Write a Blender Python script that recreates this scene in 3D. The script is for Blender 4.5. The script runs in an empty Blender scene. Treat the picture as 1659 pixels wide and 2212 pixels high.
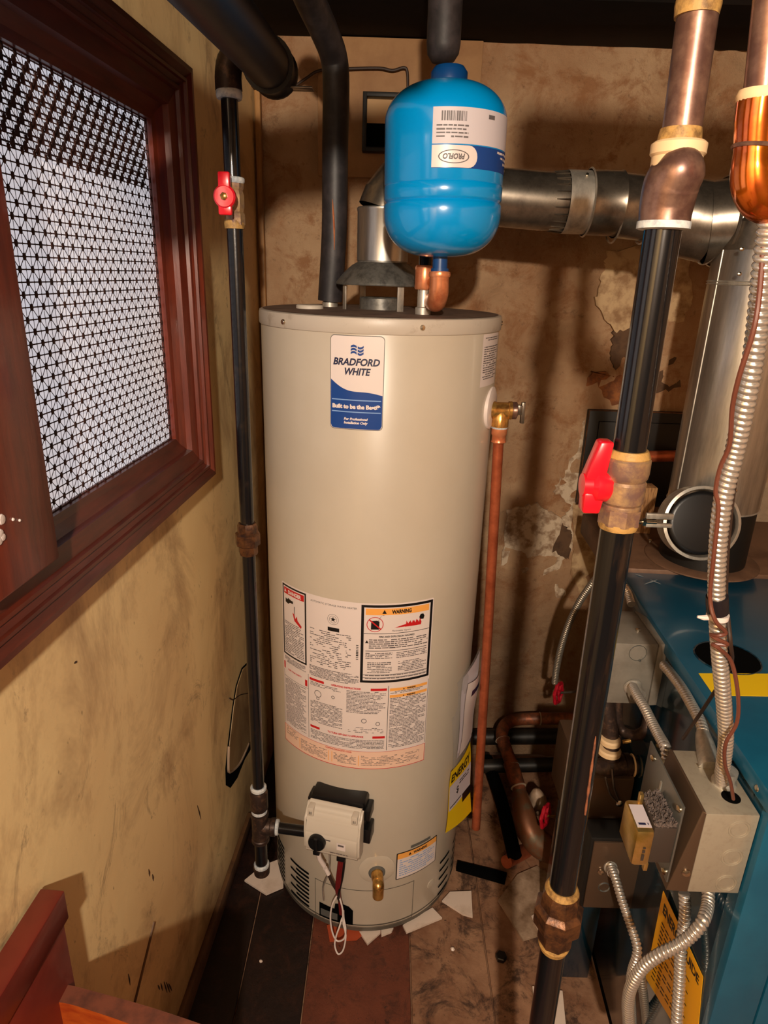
import bpy, bmesh, math, random
from mathutils import Vector, Matrix, noise
from math import sin, cos, pi, radians, atan2, sqrt, hypot
random.seed(7)
S = bpy.context.scene
COL = S.collection

# ------------------------------------------------------------------ camera
FPX, CX, CY, EYE = 1430.0, 829.5, 1106.0, 1.575
_d = Vector((-129, 3963, 1430)).normalized()
_f = Vector((0, 0, 1)); _Y = (_f - _d * _f.dot(_d)).normalized(); _X = _Y.cross(-_d)
CAMPOS = Vector((0, 0, EYE))
def ray(px, py):
    c = Vector(((px - CX) / FPX, (py - CY) / FPX, 1.0))
    return Vector((_X.dot(c), _Y.dot(c), (-_d).dot(c)))
def P(px, py, Y):
    r = ray(px, py); return CAMPOS + r * (Y / r.y)
def PZ(px, py, z):
    r = ray(px, py); return CAMPOS + r * ((z - EYE) / r.z)
def PX(px, py, x):
    r = ray(px, py); return CAMPOS + r * (x / r.x)
cam = bpy.data.cameras.new('camera'); co = bpy.data.objects.new('camera', cam); COL.objects.link(co)
cam.sensor_fit = 'VERTICAL'; cam.sensor_height = 24.0; cam.sensor_width = 18.0
cam.lens = FPX / 2212 * 24.0; cam.clip_start = 0.02
right = Vector((_X.x, _Y.x, (-_d).x)); down = Vector((_X.y, _Y.y, (-_d).y)); fwd = Vector((_X.z, _Y.z, (-_d).z))
m = Matrix((right, -down, -fwd)).transposed().to_4x4(); m.translation = CAMPOS
co.matrix_world = m
S.camera = co

# ------------------------------------------------------------------ world, lamps, exposure
S.view_settings.view_transform = 'Standard'; S.view_settings.look = 'None'
S.view_settings.gamma = 1.0; S.view_settings.use_curve_mapping = False
S.view_settings.exposure = 0.0
w = bpy.data.worlds.new('world'); S.world = w; w.use_nodes = True
w.node_tree.nodes['Background'].inputs[0].default_value = (1.0, 0.80, 0.62, 1)
w.node_tree.nodes['Background'].inputs[1].default_value = 0.045
def lamp(name, loc, energy, color, radius):
    l = bpy.data.lights.new(name, 'POINT'); l.energy = energy; l.color = color; l.shadow_soft_size = radius
    o = bpy.data.objects.new(name, l); COL.objects.link(o); o.location = loc; return o
lamp('ceiling_bulb_light', (0.02, -0.80, 1.97), 160, (1.0, 0.84, 0.67), 0.028)

# ------------------------------------------------------------------ materials
def lin(c):
    return tuple(((v / 255) / 12.92 if v / 255 <= 0.04045 else ((v / 255 + 0.055) / 1.055) ** 2.4) for v in c) + (1.0,)
class N:
    def __init__(s, name):
        s.m = bpy.data.materials.new(name); s.m.use_nodes = True; s.t = s.m.node_tree
        s.b = s.t.nodes['Principled BSDF']; s.tc = s.t.nodes.new('ShaderNodeTexCoord')
    def n(s, typ, **kw):
        x = s.t.nodes.new(typ)
        for k, v in kw.items():
            if k in x.inputs: x.inputs[k].default_value = v
            else: setattr(x, k, v)
        return x
    def l(s, a, b): s.t.links.new(a, b)
    def coord(s, scale=(1, 1, 1), rot=(0, 0, 0)):
        mp = s.n('ShaderNodeMapping'); mp.inputs['Scale'].default_value = scale; mp.inputs['Rotation'].default_value = rot
        s.l(s.tc.outputs['Object'], mp.inputs['Vector']); return mp.outputs['Vector']
    def noise(s, scale, detail=4, rough=0.6, vec=None, dist=0.0):
        x = s.n('ShaderNodeTexNoise'); x.inputs['Scale'].default_value = scale; x.inputs['Detail'].default_value = detail
        x.inputs['Roughness'].default_value = rough; x.inputs['Distortion'].default_value = dist
        s.l(vec or s.tc.outputs['Object'], x.inputs['Vector']); return x.outputs['Fac']
    def ramp(s, fac, lo, hi):
        x = s.n('ShaderNodeMapRange'); x.inputs['From Min'].default_value = lo; x.inputs['From Max'].default_value = hi
        s.l(fac, x.inputs['Value']); return x.outputs['Result']
    def mix(s, fac, a, b):
        x = s.n('ShaderNodeMix', data_type='RGBA')
        for sock, v in ((x.inputs[0], fac), (x.inputs[6], a), (x.inputs[7], b)):
            if isinstance(v, (tuple, float, int)): sock.default_value = v
            else: s.l(v, sock)
        return x.outputs[2]
    def mul(s, a, b):
        x = s.n('ShaderNodeMath', operation='MULTIPLY')
        for i, v in enumerate((a, b)):
            if isinstance(v, (int, float)): x.inputs[i].default_value = v
            else: s.l(v, x.inputs[i])
        return x.outputs[0]
    def bump(s, h, strength=0.3, dist=0.002):
        x = s.n('ShaderNodeBump'); x.inputs['Strength'].default_value = strength; x.inputs['Distance'].default_value = dist
        s.l(h, x.inputs['Height']); s.l(x.outputs['Normal'], s.b.inputs['Normal'])
    def base(s, c):
        if isinstance(c, tuple): s.b.inputs['Base Color'].default_value = c
        else: s.l(c, s.b.inputs['Base Color'])
def mat(name, c, rough=0.5, metal=0.0, c2=None, sc=30, thr=(0.45, 0.65), bump=0.0, bsc=None, stretch=(1, 1, 1), coat=0.0, rvar=0.0, spec=None):
    a = N(name); a.b.inputs['Roughness'].default_value = rough; a.b.inputs['Metallic'].default_value = metal
    if coat: a.b.inputs['Coat Weight'].default_value = coat; a.b.inputs['Coat Roughness'].default_value = 0.08
    if spec is not None: a.b.inputs['Specular IOR Level'].default_value = spec
    vec = a.coord(stretch)
    nf = a.noise(sc, 5, 0.65, vec)
    if c2: a.base(a.mix(a.ramp(nf, *thr), lin(c), lin(c2)))
    else: a.base(lin(c))
    if rvar:
        mr = a.n('ShaderNodeMapRange'); mr.inputs['To Min'].default_value = rough; mr.inputs['To Max'].default_value = min(1, rough + rvar)
        a.l(nf, mr.inputs['Value']); a.l(mr.outputs['Result'], a.b.inputs['Roughness'])
    if bump: a.bump(a.noise(bsc or sc * 2, 4, 0.6, vec), bump, 0.002)
    return a.m
MT = {}
MT['heater'] = mat('heater_enamel', (196, 184, 166), 0.33, 0, (190, 177, 158), 3, (0.4, 0.7), coat=0.15)
MT['lid'] = mat('heater_lid_enamel', (192, 180, 165), 0.4, 0, (150, 132, 112), 26, (0.55, 0.8))
MT['lidtop'] = mat('dusty_lid_top', (125, 100, 84), 0.7, 0, (84, 62, 50), 20, (0.4, 0.7))
MT['base_ring'] = mat('base_ring_grey', (96, 90, 80), 0.45, 0.2)
MT['screw'] = mat('zinc_screw', (215, 205, 185), 0.25, 1.0)
MT['white'] = mat('label_white', (228, 214, 208), 0.35)
MT['paper'] = mat('paper_white', (206, 196, 200), 0.5)
MT['navy'] = mat('print_blue', (22, 66, 138), 0.3)
MT['navy2'] = mat('print_navy', (26, 30, 66), 0.4)
MT['lightblue'] = mat('print_light_blue', (130, 165, 215), 0.35)
MT['black'] = mat('print_black', (16, 14, 16), 0.45)
MT['ink'] = mat('print_grey_ink', (98, 90, 90), 0.55)
MT['redp'] = mat('print_red', (196, 30, 34), 0.4)
MT['orangep'] = mat('print_orange', (246, 172, 84), 0.4)
MT['peach'] = mat('print_peach', (238, 200, 176), 0.4)
MT['yellow'] = mat('label_yellow', (240, 200, 20), 0.4)
MT['amber'] = mat('label_amber', (244, 176, 14), 0.35)
MT['greyp'] = mat('print_grey_plate', (92, 92, 88), 0.5)
MT['plast'] = mat('cream_plastic', (205, 194, 178), 0.42)
MT['blackplast'] = mat('black_plastic', (14, 14, 16), 0.35)
MT['void'] = mat('dark_opening', (5, 5, 5), 0.9, spec=0.05)
MT['brass'] = mat('brass', (214, 164, 88), 0.26, 0.75, (150, 100, 50), 60)
MT['oldbrass'] = mat('aged_brass', (184, 150, 108), 0.38, 0.55, (136, 106, 96), 45, (0.4, 0.6), bump=0.2)
MT['copper'] = mat('copper', (200, 108, 72), 0.34, 0.6, (160, 80, 50), 22, (0.4, 0.7))
MT['copperbright'] = mat('bright_copper', (232, 150, 104), 0.3, 0.6, (208, 116, 76), 30)
MT['olcopper'] = mat('tarnished_copper', (156, 88, 56), 0.45, 0.4, (104, 66, 48), 40, (0.4, 0.6), bump=0.15)
MT['olcoppergreen'] = mat('crusty_copper_elbow', (122, 78, 52), 0.45, 0.5, (108, 96, 76), 25, (0.5, 0.65), bump=0.3)
MT['brownpipe'] = mat('brown_tarnished_pipe', (140, 108, 92), 0.34, 0.6, (108, 78, 68), 40, (0.4, 0.6))
MT['amberpipe'] = mat('glossy_amber_lacquered_copper', (216, 112, 22), 0.16, 0.85, (178, 74, 14), 30, (0.4, 0.65), coat=0.8)
MT['solder'] = mat('solder_ring', (216, 200, 176), 0.35, 0.6)
MT['flux'] = mat('brown_pipe_sealant', (178, 138, 76), 0.6, 0, (116, 86, 48), 80, bump=0.4)
MT['teflon'] = mat('white_pipe_tape', (206, 208, 206), 0.6, 0, (150, 160, 170), 90)
MT['cream'] = mat('cream_sealant', (222, 190, 146), 0.6)
MT['blackpipe'] = mat('black_iron_pipe', (24, 24, 27), 0.24, 0.35, (52, 42, 36), 35, (0.58, 0.75), bump=0.08, bsc=120, coat=0.35)
MT['gaspipe'] = mat('black_gas_pipe_worn', (20, 21, 24), 0.2, 0.35, (66, 48, 36), 26, (0.6, 0.72), bump=0.08, bsc=90, stretch=(1, 1, 0.16), coat=0.4)
MT['iron'] = mat('malleable_iron_fitting', (62, 48, 42), 0.45, 0.5, (104, 78, 62), 70, (0.5, 0.7), bump=0.3)
MT['ironbrown'] = mat('rusty_brown_union', (112, 74, 46), 0.38, 0.55, (66, 44, 34), 60, (0.4, 0.6), bump=0.3)
MT['bigpipe'] = mat('sooty_drain_pipe', (26, 23, 20), 0.45, 0.2, (54, 46, 38), 18, (0.5, 0.8), bump=0.2, stretch=(1, 0.3, 1))
MT['foam'] = mat('black_foam_insulation', (38, 35, 37), 0.5, 0, (58, 52, 54), 30, bump=0.15)
MT['galv'] = mat('galvanised_steel', (214, 208, 196), 0.34, 0.7, (176, 170, 160), 55, (0.4, 0.65), stretch=(1, 1, 0.4), rvar=0.12)
MT['galvdark'] = mat('dull_galvanised_steel', (150, 140, 126), 0.22, 0.88, (110, 100, 90), 30, (0.4, 0.7), rvar=0.15)
MT['stack'] = mat('brushed_stack_steel', (206, 202, 194), 0.24, 0.9, (150, 146, 138), 40, (0.35, 0.7), stretch=(1, 1, 0.12), rvar=0.16)
MT['hood'] = mat('draft_hood_grey', (128, 126, 120), 0.42, 0.6, (92, 90, 86), 60)
MT['blue'] = mat('blue_tank_enamel', (0, 146, 218), 0.22, 0, coat=0.5)
MT['bluedk'] = mat('blue_tank_cap', (8, 62, 118), 0.35)
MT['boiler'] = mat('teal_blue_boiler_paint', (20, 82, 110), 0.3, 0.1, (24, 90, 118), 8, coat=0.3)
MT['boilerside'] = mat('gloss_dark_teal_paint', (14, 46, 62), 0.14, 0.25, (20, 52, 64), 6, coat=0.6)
MT['boilerplate'] = mat('brown_dusty_sheet_metal', (122, 92, 72), 0.5, 0.2, (94, 68, 52), 12)
MT['scratch'] = mat('pale_scratch', (150, 160, 165), 0.5)
MT['greybox'] = mat('grey_enamel_box', (128, 122, 112), 0.45, 0.1, (116, 110, 100), 30)
MT['galvbox'] = mat('galvanised_box', (168, 158, 140), 0.42, 0.35, (158, 147, 129), 90, (0.5, 0.7))
MT['plate'] = mat('zinc_plate', (132, 134, 130), 0.3, 0.75)
MT['browncover'] = mat('brownish_cover_plate', (98, 78, 62), 0.35, 0.5)
MT['gold'] = mat('yellow_chromate_zinc', (220, 186, 120), 0.28, 0.9, (190, 160, 80), 20)
MT['core'] = mat('dark_laminated_core', (58, 48, 42), 0.55)
MT['dust'] = mat('grey_lint_dust', (108, 94, 88), 0.95, 0, (70, 60, 56), 200, (0.4, 0.6), bump=1.0, bsc=300)
MT['flex'] = mat('flexible_steel_conduit', (206, 198, 188), 0.28, 0.75)
MT['flexdk'] = mat('dim_steel_conduit', (150, 142, 130), 0.35, 0.7)
MT['wire'] = mat('brown_wire_sheath', (104, 58, 44), 0.4)
MT['wiredk'] = mat('dark_cable', (52, 36, 28), 0.5)
MT['wwhite'] = mat('white_wire', (226, 212, 204), 0.4)
MT['wred'] = mat('maroon_wire', (112, 26, 28), 0.4)
MT['streak'] = mat('orange_rust', (140, 84, 54), 0.7, 0, (92, 54, 38), 90, bump=0.4)
MT['tape'] = mat('black_electrical_tape', (30, 26, 30), 0.35)
MT['red'] = mat('red_vinyl_handle', (222, 20, 38), 0.3, coat=0.3)
MT['redknob'] = mat('red_cast_handwheel', (172, 16, 36), 0.4, bump=0.2)
MT['tile'] = mat('white_glazed_tile', (224, 204, 188), 0.35, 0, (190, 166, 146), 14, (0.5, 0.8))
MT['tiled'] = mat('dirty_tile', (176, 150, 126), 0.5, 0, (110, 84, 62), 9, (0.4, 0.6))
MT['terra'] = mat('terracotta_shard', (176, 74, 40), 0.6)
def wood(name, c, c2, rough, st, coat=0.0, bump=0.12):
    return mat(name, c, rough, 0, c2, 14, (0.35, 0.7), bump=bump, stretch=st, coat=coat)
MT['casing'] = wood('red_mahogany_stain', (118, 46, 26), (84, 30, 18), 0.36, (5, 5, 0.7), 0.12)
MT['casingh'] = wood('red_mahogany_stain_horizontal', (96, 40, 26), (66, 26, 17), 0.42, (5, 0.7, 5), 0.08)
MT['redpaint'] = mat('red_brown_paint', (112, 38, 28), 0.38, 0, (98, 30, 24), 8, coat=0.2)
MT['orangewood'] = wood('orange_varnished_wood', (186, 86, 28), (150, 54, 18), 0.35, (1.5, 1.5, 4), 0.3)
MT['browntop'] = mat('dusty_brown_edge', (112, 60, 42), 0.6, 0, (84, 46, 34), 30)
MT['brownwood'] = mat('weathered_wood_block', (178, 132, 84), 0.7, 0, (118, 78, 44), 60, bump=0.5, stretch=(3, 1, 0.4))
MT['joist'] = mat('near_black_joist', (20, 13, 9), 0.85, 0, (12, 8, 6), 12, bump=0.2, spec=0.15)  # near-black base colour so the bulb leaves ceiling and beams dark
MT['board'] = mat('tan_backer_board', (166, 126, 84), 0.7, 0, (140, 100, 64), 9, (0.35, 0.7), bump=0.15, bsc=60)
MT['blackframe'] = mat('black_metal_frame', (26, 24, 22), 0.5, 0.3)
MT['beige'] = mat('lit_beige_interior', (206, 164, 112), 0.6)
MT['roomwall'] = mat('dim_brown_room_wall', (92, 74, 58), 0.8)
MT['skirt'] = mat('muddy_brown_skirting', (104, 72, 44), 0.6, 0, (70, 46, 30), 12, bump=0.3)
MT['postlight'] = mat('pale_corner_strip', (176, 128, 72), 0.6, 0, (120, 84, 48), 10, stretch=(3, 3, 0.5))

def mat_left_wall():
    a = N('stained_mustard_plaster'); a.b.inputs['Roughness'].default_value = 0.5
    v = a.coord((1, 1.0, 0.6), (radians(28), 0, 0))
    c = a.mix(a.ramp(a.noise(2.2, 3, 0.5), 0.35, 0.7), lin((240, 212, 156)), lin((224, 188, 134)))
    c = a.mix(a.mul(a.ramp(a.noise(4.5, 6, 0.72, v, 0.6), 0.48, 0.70), 0.8), c, lin((150, 112, 78)))
    c = a.mix(a.mul(a.ramp(a.noise(9, 6, 0.8, v, 1.0), 0.58, 0.68), 0.6), c, lin((116, 90, 72)))
    c = a.mix(a.mul(a.ramp(a.noise(60, 3, 0.6, v), 0.70, 0.76), 0.6), c, lin((88, 62, 40)))
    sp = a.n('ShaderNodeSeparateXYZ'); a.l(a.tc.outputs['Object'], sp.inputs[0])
    # darker brown towards the floor, its edge broken by noise
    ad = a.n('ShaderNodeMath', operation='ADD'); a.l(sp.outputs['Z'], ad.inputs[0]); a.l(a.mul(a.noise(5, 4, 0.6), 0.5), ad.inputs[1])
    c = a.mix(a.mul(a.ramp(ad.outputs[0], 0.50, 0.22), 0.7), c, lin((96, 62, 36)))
    a.base(c); a.bump(a.noise(14, 5, 0.6), 0.25, 0.004); return a.m
def mat_back_wall():
    a = N('flaking_brown_concrete'); a.b.inputs['Roughness'].default_value = 0.8
    c = a.mix(a.ramp(a.noise(3.5, 5, 0.65), 0.35, 0.65), lin((208, 172, 134)), lin((174, 130, 92)))
    c = a.mix(a.mul(a.ramp(a.noise(9, 8, 0.75, None, 0.4), 0.5, 0.62), 0.75), c, lin((160, 106, 64)))
    c = a.mix(a.mul(a.ramp(a.noise(34, 6, 0.8), 0.58, 0.68), 0.5), c, lin((98, 68, 46)))
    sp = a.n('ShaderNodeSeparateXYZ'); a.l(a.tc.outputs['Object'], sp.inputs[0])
    d = a.n('ShaderNodeMath', operation='SUBTRACT'); a.l(a.noise(6, 7, 0.7, None, 0.8), d.inputs[0])
    lowm = a.mul(a.ramp(sp.outputs['Z'], 1.75, 0.95), a.ramp(sp.outputs['X'], 0.15, 0.5))
    inv = a.n('ShaderNodeMath', operation='SUBTRACT'); inv.inputs[0].default_value = 1.0; a.l(lowm, inv.inputs[1])
    a.l(a.mul(inv.outputs[0], 0.22), d.inputs[1])
    c = a.mix(a.mul(a.ramp(d.outputs[0], 0.46, 0.56), 0.8), c, lin((196, 172, 142)))
    c = a.mix(a.mul(a.ramp(a.noise(5, 7, 0.75), 0.64, 0.72), 0.7), c, lin((84, 60, 42)))
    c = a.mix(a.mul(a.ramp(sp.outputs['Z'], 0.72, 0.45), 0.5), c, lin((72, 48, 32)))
    a.base(c); a.bump(a.noise(30, 8, 0.8), 0.8, 0.014); return a.m
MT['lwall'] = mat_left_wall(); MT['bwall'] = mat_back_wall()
def floor_mat(name, c, c2, c3, rough, sc=8):
    a = N(name); a.b.inputs['Roughness'].default_value = rough
    x = a.mix(a.ramp(a.noise(sc, 5, 0.7), 0.35, 0.65), lin(c), lin(c2))
    x = a.mix(a.mul(a.ramp(a.noise(sc * 2.2, 7, 0.8, None, 0.5), 0.50, 0.62), 0.85), x, lin(c3))
    x = a.mix(a.mul(a.ramp(a.noise(70, 3, 0.6), 0.68, 0.74), 0.8), x, lin((40, 26, 20)))
    a.base(x); a.bump(a.noise(22, 8, 0.75), 0.5, 0.006); return a.m
MT['fdark'] = floor_mat('dark_floor_board', (34, 18, 14), (24, 14, 12), (50, 26, 18), 0.45)
MT['fred'] = floor_mat('red_brown_floor_board', (112, 58, 38), (92, 46, 30), (70, 38, 26), 0.55)
MT['fdirty'] = floor_mat('dirty_concrete_floor', (168, 128, 98), (116, 76, 52), (52, 34, 26), 0.7, 5)

# ------------------------------------------------------------------ mesh helpers
BASE = {}
class B:
    def __init__(s): s.bm = bmesh.new(); s.mi = 0
    def _add(s, vs, fs):
        v = [s.bm.verts.new(x) for x in vs]
        out = []
        for f in fs:
            try: q = s.bm.faces.new([v[i] for i in f]); q.material_index = s.mi; out.append(q)
            except ValueError: pass
        return v, out
    def hexa(s, p, bev=0.0, seg=2):      # 8 corners: bottom 4 (ccw), top 4
        v, f = s._add(p, [(3, 2, 1, 0), (4, 5, 6, 7), (0, 1, 5, 4), (1, 2, 6, 5), (2, 3, 7, 6), (3, 0, 4, 7)])
        if bev > 0:
            ed = list({e for q in f for e in q.edges})
            r = bmesh.ops.bevel(s.bm, geom=ed, offset=bev, segments=seg, affect='EDGES', profile=0.5)
            for q in r['faces']: q.material_index = s.mi
        return s
    def box(s, x0, x1, y0, y1, z0, z1, bev=0.0, fr=None):
        p = [(x0, y0, z0), (x1, y0, z0), (x1, y1, z0), (x0, y1, z0), (x0, y0, z1), (x1, y0, z1), (x1, y1, z1), (x0, y1, z1)]
        if fr: p = [fr(*q) for q in p]
        return s.hexa([Vector(q) for q in p], bev)
    def tube(s, pts, r, seg=16, cap=True, smooth=0, rfun=None):
        pts = [Vector(p) for p in pts]
        if smooth:
            if isinstance(r, (list, tuple)) and len(r) == len(pts):
                r = [r[i] + (r[i + 1] - r[i]) * j / smooth for i in range(len(r) - 1) for j in range(smooth)] + [r[-1]]
            pts = catmull(pts, smooth)
        n = len(pts); T = []
        for i in range(n):
            a = pts[max(i - 1, 0)]; b = pts[min(i + 1, n - 1)]; T.append((b - a).normalized())
        u = T[0].orthogonal().normalized(); rings = []; L = 0
        for i in range(n):
            if i: L += (pts[i] - pts[i - 1]).length
            u = (u - T[i] * u.dot(T[i])).normalized(); vv = T[i].cross(u)
            ring = []
            for k in range(seg):
                an = 2 * pi * k / seg
                rr = rfun(L, an) if rfun else (r[i] if isinstance(r, (list, tuple)) else r)
                ring.append(s.bm.verts.new(pts[i] + (u * cos(an) + vv * sin(an)) * rr))
            rings.append(ring)
        for i in range(n - 1):
            for k in range(seg):
                q = s.bm.faces.new((rings[i][k], rings[i][(k + 1) % seg], rings[i + 1][(k + 1) % seg], rings[i + 1][k])); q.material_index = s.mi
        if cap:
            for ring, fl in ((rings[0], True), (rings[-1], False)):
                q = s.bm.faces.new(ring[::-1] if fl else ring); q.material_index = s.mi
        return s
    def lathe(s, prof, org, axis=(0, 0, 1), seg=32, cap=True):    # prof: (radius, distance along axis)
        org = Vector(org); ax = Vector(axis).normalized()
        u = ax.orthogonal().normalized(); v = ax.cross(u); rings = []
        for r, h in prof:
            r = max(r, 1e-5)
            rings.append([s.bm.verts.new(org + ax * h + (u * cos(2 * pi * k / seg) + v * sin(2 * pi * k / seg)) * r) for k in range(seg)])
        for i in range(len(rings) - 1):
            for k in range(seg):
                q = s.bm.faces.new((rings[i][k], rings[i][(k + 1) % seg], rings[i + 1][(k + 1) % seg], rings[i + 1][k])); q.material_index = s.mi
        if cap:
            q = s.bm.faces.new(rings[0][::-1]); q.material_index = s.mi
            q = s.bm.faces.new(rings[-1]); q.material_index = s.mi
        return s
    def prism(s, pts, off):     # polygon extruded by vector
        off = Vector(off); n = len(pts); p = [Vector(q) for q in pts]
        s._add(p + [q + off for q in p], [tuple(range(n))[::-1], tuple(range(n, 2 * n))] + [(i, (i + 1) % n, n + (i + 1) % n, n + i) for i in range(n)])
        return s
def catmull(p, k):
    out = []; n = len(p)
    for i in range(n - 1):
        a, b, c, d = p[max(i - 1, 0)], p[i], p[i + 1], p[min(i + 2, n - 1)]
        for j in range(k):
            t = j / k
            out.append(0.5 * ((2 * b) + (c - a) * t + (2 * a - 5 * b + 4 * c - d) * t * t + (3 * b - a - 3 * c + d) * t ** 3))
    out.append(p[-1]); return out
def setp(o, label=None, cat=None, group=None, kind=None):
    if label: o['label'] = label
    if cat: o['category'] = cat
    if group: o['group'] = group
    if kind: o['kind'] = kind
    return o
def thing(name, base, label=None, cat=None, group=None, kind=None):
    o = bpy.data.objects.new(name, None); COL.objects.link(o); o.empty_display_size = 0.05
    o.location = Vector(base); BASE[o.name] = Vector(base)
    return setp(o, label, cat, group, kind)
def mk(name, b, m, parent=None, label=None, cat=None, group=None, kind=None, base=None, ang=38):
    bm = b.bm if isinstance(b, B) else b
    off = BASE[parent.name] if parent else Vector(base) if base is not None else None
    if off is None:
        xs = [v.co for v in bm.verts]
        off = Vector((sum(v.x for v in xs) / len(xs), sum(v.y for v in xs) / len(xs), min(v.z for v in xs)))
    bmesh.ops.translate(bm, verts=bm.verts, vec=-off)
    bmesh.ops.recalc_face_normals(bm, faces=bm.faces)
    me = bpy.data.meshes.new(name); bm.to_mesh(me); bm.free()
    me.polygons.foreach_set('use_smooth', [True] * len(me.polygons)); me.set_sharp_from_angle(angle=radians(ang))
    for x in (m if isinstance(m, (list, tuple)) else [m]): me.materials.append(MT[x])
    o = bpy.data.objects.new(name, me); COL.objects.link(o)
    if parent: o.parent = parent
    else: o.location = off
    BASE[o.name] = off
    return setp(o, label, cat, group, kind)
def text2d(txt, size=1.0, shear=0.0, bold=0.0, align='CENTER', space=1.0):
    c = bpy.data.curves.new('t', 'FONT'); c.body = txt; c.size = size; c.shear = shear; c.offset = bold
    c.align_x = align; c.resolution_u = 3; c.space_character = space; c.fill_mode = 'FRONT'
    o = bpy.data.objects.new('t', c); COL.objects.link(o)
    dg = bpy.context.evaluated_depsgraph_get(); me = bpy.data.meshes.new_from_object(o.evaluated_get(dg))
    vs = [(v.co.x, v.co.y) for v in me.vertices]; fs = [tuple(p.vertices) for p in me.polygons]
    bpy.data.objects.remove(o); bpy.data.meshes.remove(me); bpy.data.curves.remove(c)
    return vs, fs
def put_text(b, txt, mapf, u, v, h, width=None, **kw):
    """letters of cap height h centred at (u,v); mapf(u,v)->world"""
    vs, fs = text2d(txt, h / 0.73, **kw)
    if not vs: return
    if width:
        xs = [q[0] for q in vs]; w0 = max(xs) - min(xs); k = width / w0; mid = (max(xs) + min(xs)) / 2
        vs = [((q[0] - mid) * k, q[1]) for q in vs]
    b._add([mapf(u + x, v + y - h / 2) for x, y in vs], fs)
def patch(b, mapf, u0, u1, v0, v1, nu=10, nv=1):
    vs = []; fs = []
    for j in range(nv + 1):
        for i in range(nu + 1): vs.append(mapf(u0 + (u1 - u0) * i / nu, v0 + (v1 - v0) * j / nv))
    for j in range(nv):
        for i in range(nu): a = j * (nu + 1) + i; fs.append((a, a + 1, a + nu + 2, a + nu + 1))
    b._add(vs, fs)
def rounded_patch(b, mapf, u0, u1, v0, v1, r, nu=16):
    # columns whose top and bottom follow rounded corners
    cols = []
    us = [u0 + r * (1 - cos(pi / 2 * i / 5)) for i in range(6)] + [u0 + r + (u1 - u0 - 2 * r) * i / nu for i in range(1, nu)] + [u1 - r + r * sin(pi / 2 * i / 5) for i in range(6)]
    for u in us:
        d = max(0, u0 + r - u, u - (u1 - r)); dv = r - sqrt(max(r * r - d * d, 0))
        cols.append((mapf(u, v0 + dv), mapf(u, v1 - dv)))
    vs = [p for c in cols for p in c]
    b._add(vs, [(2 * i, 2 * i + 2, 2 * i + 3, 2 * i + 1) for i in range(len(cols) - 1)])
def lines(b, mapf, u0, u1, vtop, vbot, pitch, h, seed=0, fill=0.92, ragged=True):
    rnd = random.Random(seed); v = vtop
    while v - h > vbot:
        u = u0; end = u1 - (rnd.random() * 0.25 * (u1 - u0) if ragged and rnd.random() < 0.35 else 0)
        while u < end:
            wl = min(rnd.uniform(1.2, 5.5) * h, end - u)
            if rnd.random() < fill: patch(b, mapf, u, u + wl, v - h * rnd.uniform(0.75, 1), v, 1)
            u += wl + h * 0.6
        v -= pitch
def off_map(mapf0, d): return lambda u, v: mapf0(u, v, d)

# ------------------------------------------------------------------ the setting
def W(s, off, z):      # left wall frame: s = depth along the wall, off = out of the wall
    return Vector((-0.41 + 0.0615 * (s - 1.02) + off, s - 0.0615 * off, z))
def PW(px, py, off=0.0):
    r = ray(px, py); bb = 0.0615; a = -0.41 - bb * 1.02 + off; t = a / (r.x - bb * r.y); q = CAMPOS + r * t
    return q.y, q.z
YB = 1.9; ZC = 2.108
# back wall with uneven surface
b = B(); nx, nz = 110, 110; vs = []
for j in range(nz + 1):
    for i in range(nx + 1):
        x = -0.42 + 2.0 * i / nx; z = 2.25 * j / nz
        d = 0.010 * noise.fractal((x * 4, z * 4, 1.3), 1.0, 2.0, 4) + 0.004 * noise.noise((x * 22, z * 22, 5))
        e = noise.noise((x * 3.1, z * 3.1, 9)) + 0.35 * noise.noise((x * 14, z * 14, 3))
        if e > 0.28 and x > 0.25: d += 0.012          # spalled hollows
        vs.append((x, YB + d, z))
b._add(vs, [(j * (nx + 1) + i, j * (nx + 1) + i + 1, (j + 1) * (nx + 1) + i + 1, (j + 1) * (nx + 1) + i) for j in range(nz) for i in range(nx)])
wb = mk('wall_back', b, 'bwall', kind='structure', base=(0.5, YB, 0), ang=180)
def flake(pts, mt, label, th=0.006, seed=0):
    rnd = random.Random(seed); c = [P(px, py, YB - 0.004) for px, py in pts]; out = []
    for i in range(len(c)):
        a_, b_ = c[i], c[(i + 1) % len(c)]
        for k in range(8):
            q = a_.lerp(b_, k / 8); j = 0.006
            out.append(Vector((q.x + rnd.uniform(-j, j), YB + 0.012, q.z + rnd.uniform(-j, j))))
    b = B().prism(out, (0, -0.012 - th, 0)); return mk('plaster_flake', b, mt, wb, label=label)
MT['cplaster'] = mat('cream_crumbling_plaster', (196, 166, 126), 0.8, 0, (146, 112, 78), 18, (0.42, 0.6), bump=0.9, bsc=40)
MT['dplaster'] = mat('dark_exposed_backing', (96, 70, 48), 0.85, 0, (66, 46, 32), 14, bump=0.7, bsc=50)
MT['salt'] = mat('white_mineral_crust', (206, 186, 160), 0.9, 0, (150, 122, 96), 30, (0.45, 0.6), bump=1.0, bsc=60)
MT['rustp'] = mat('rusty_rough_render', (150, 92, 48), 0.85, 0, (112, 66, 38), 34, (0.42, 0.6), bump=1.0, bsc=70)
flake([(1312, 545), (1480, 512), (1500, 640), (1470, 700), (1400, 690), (1330, 720), (1285, 660), (1300, 600)], 'cplaster', 'cream plaster patch under the vent pipe', 0.004, 1)
flake([(1325, 720), (1350, 690), (1480, 680), (1470, 840), (1400, 850), (1340, 815), (1318, 770)], 'dplaster', 'dark hollow of exposed backing', 0.002, 3)
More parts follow.
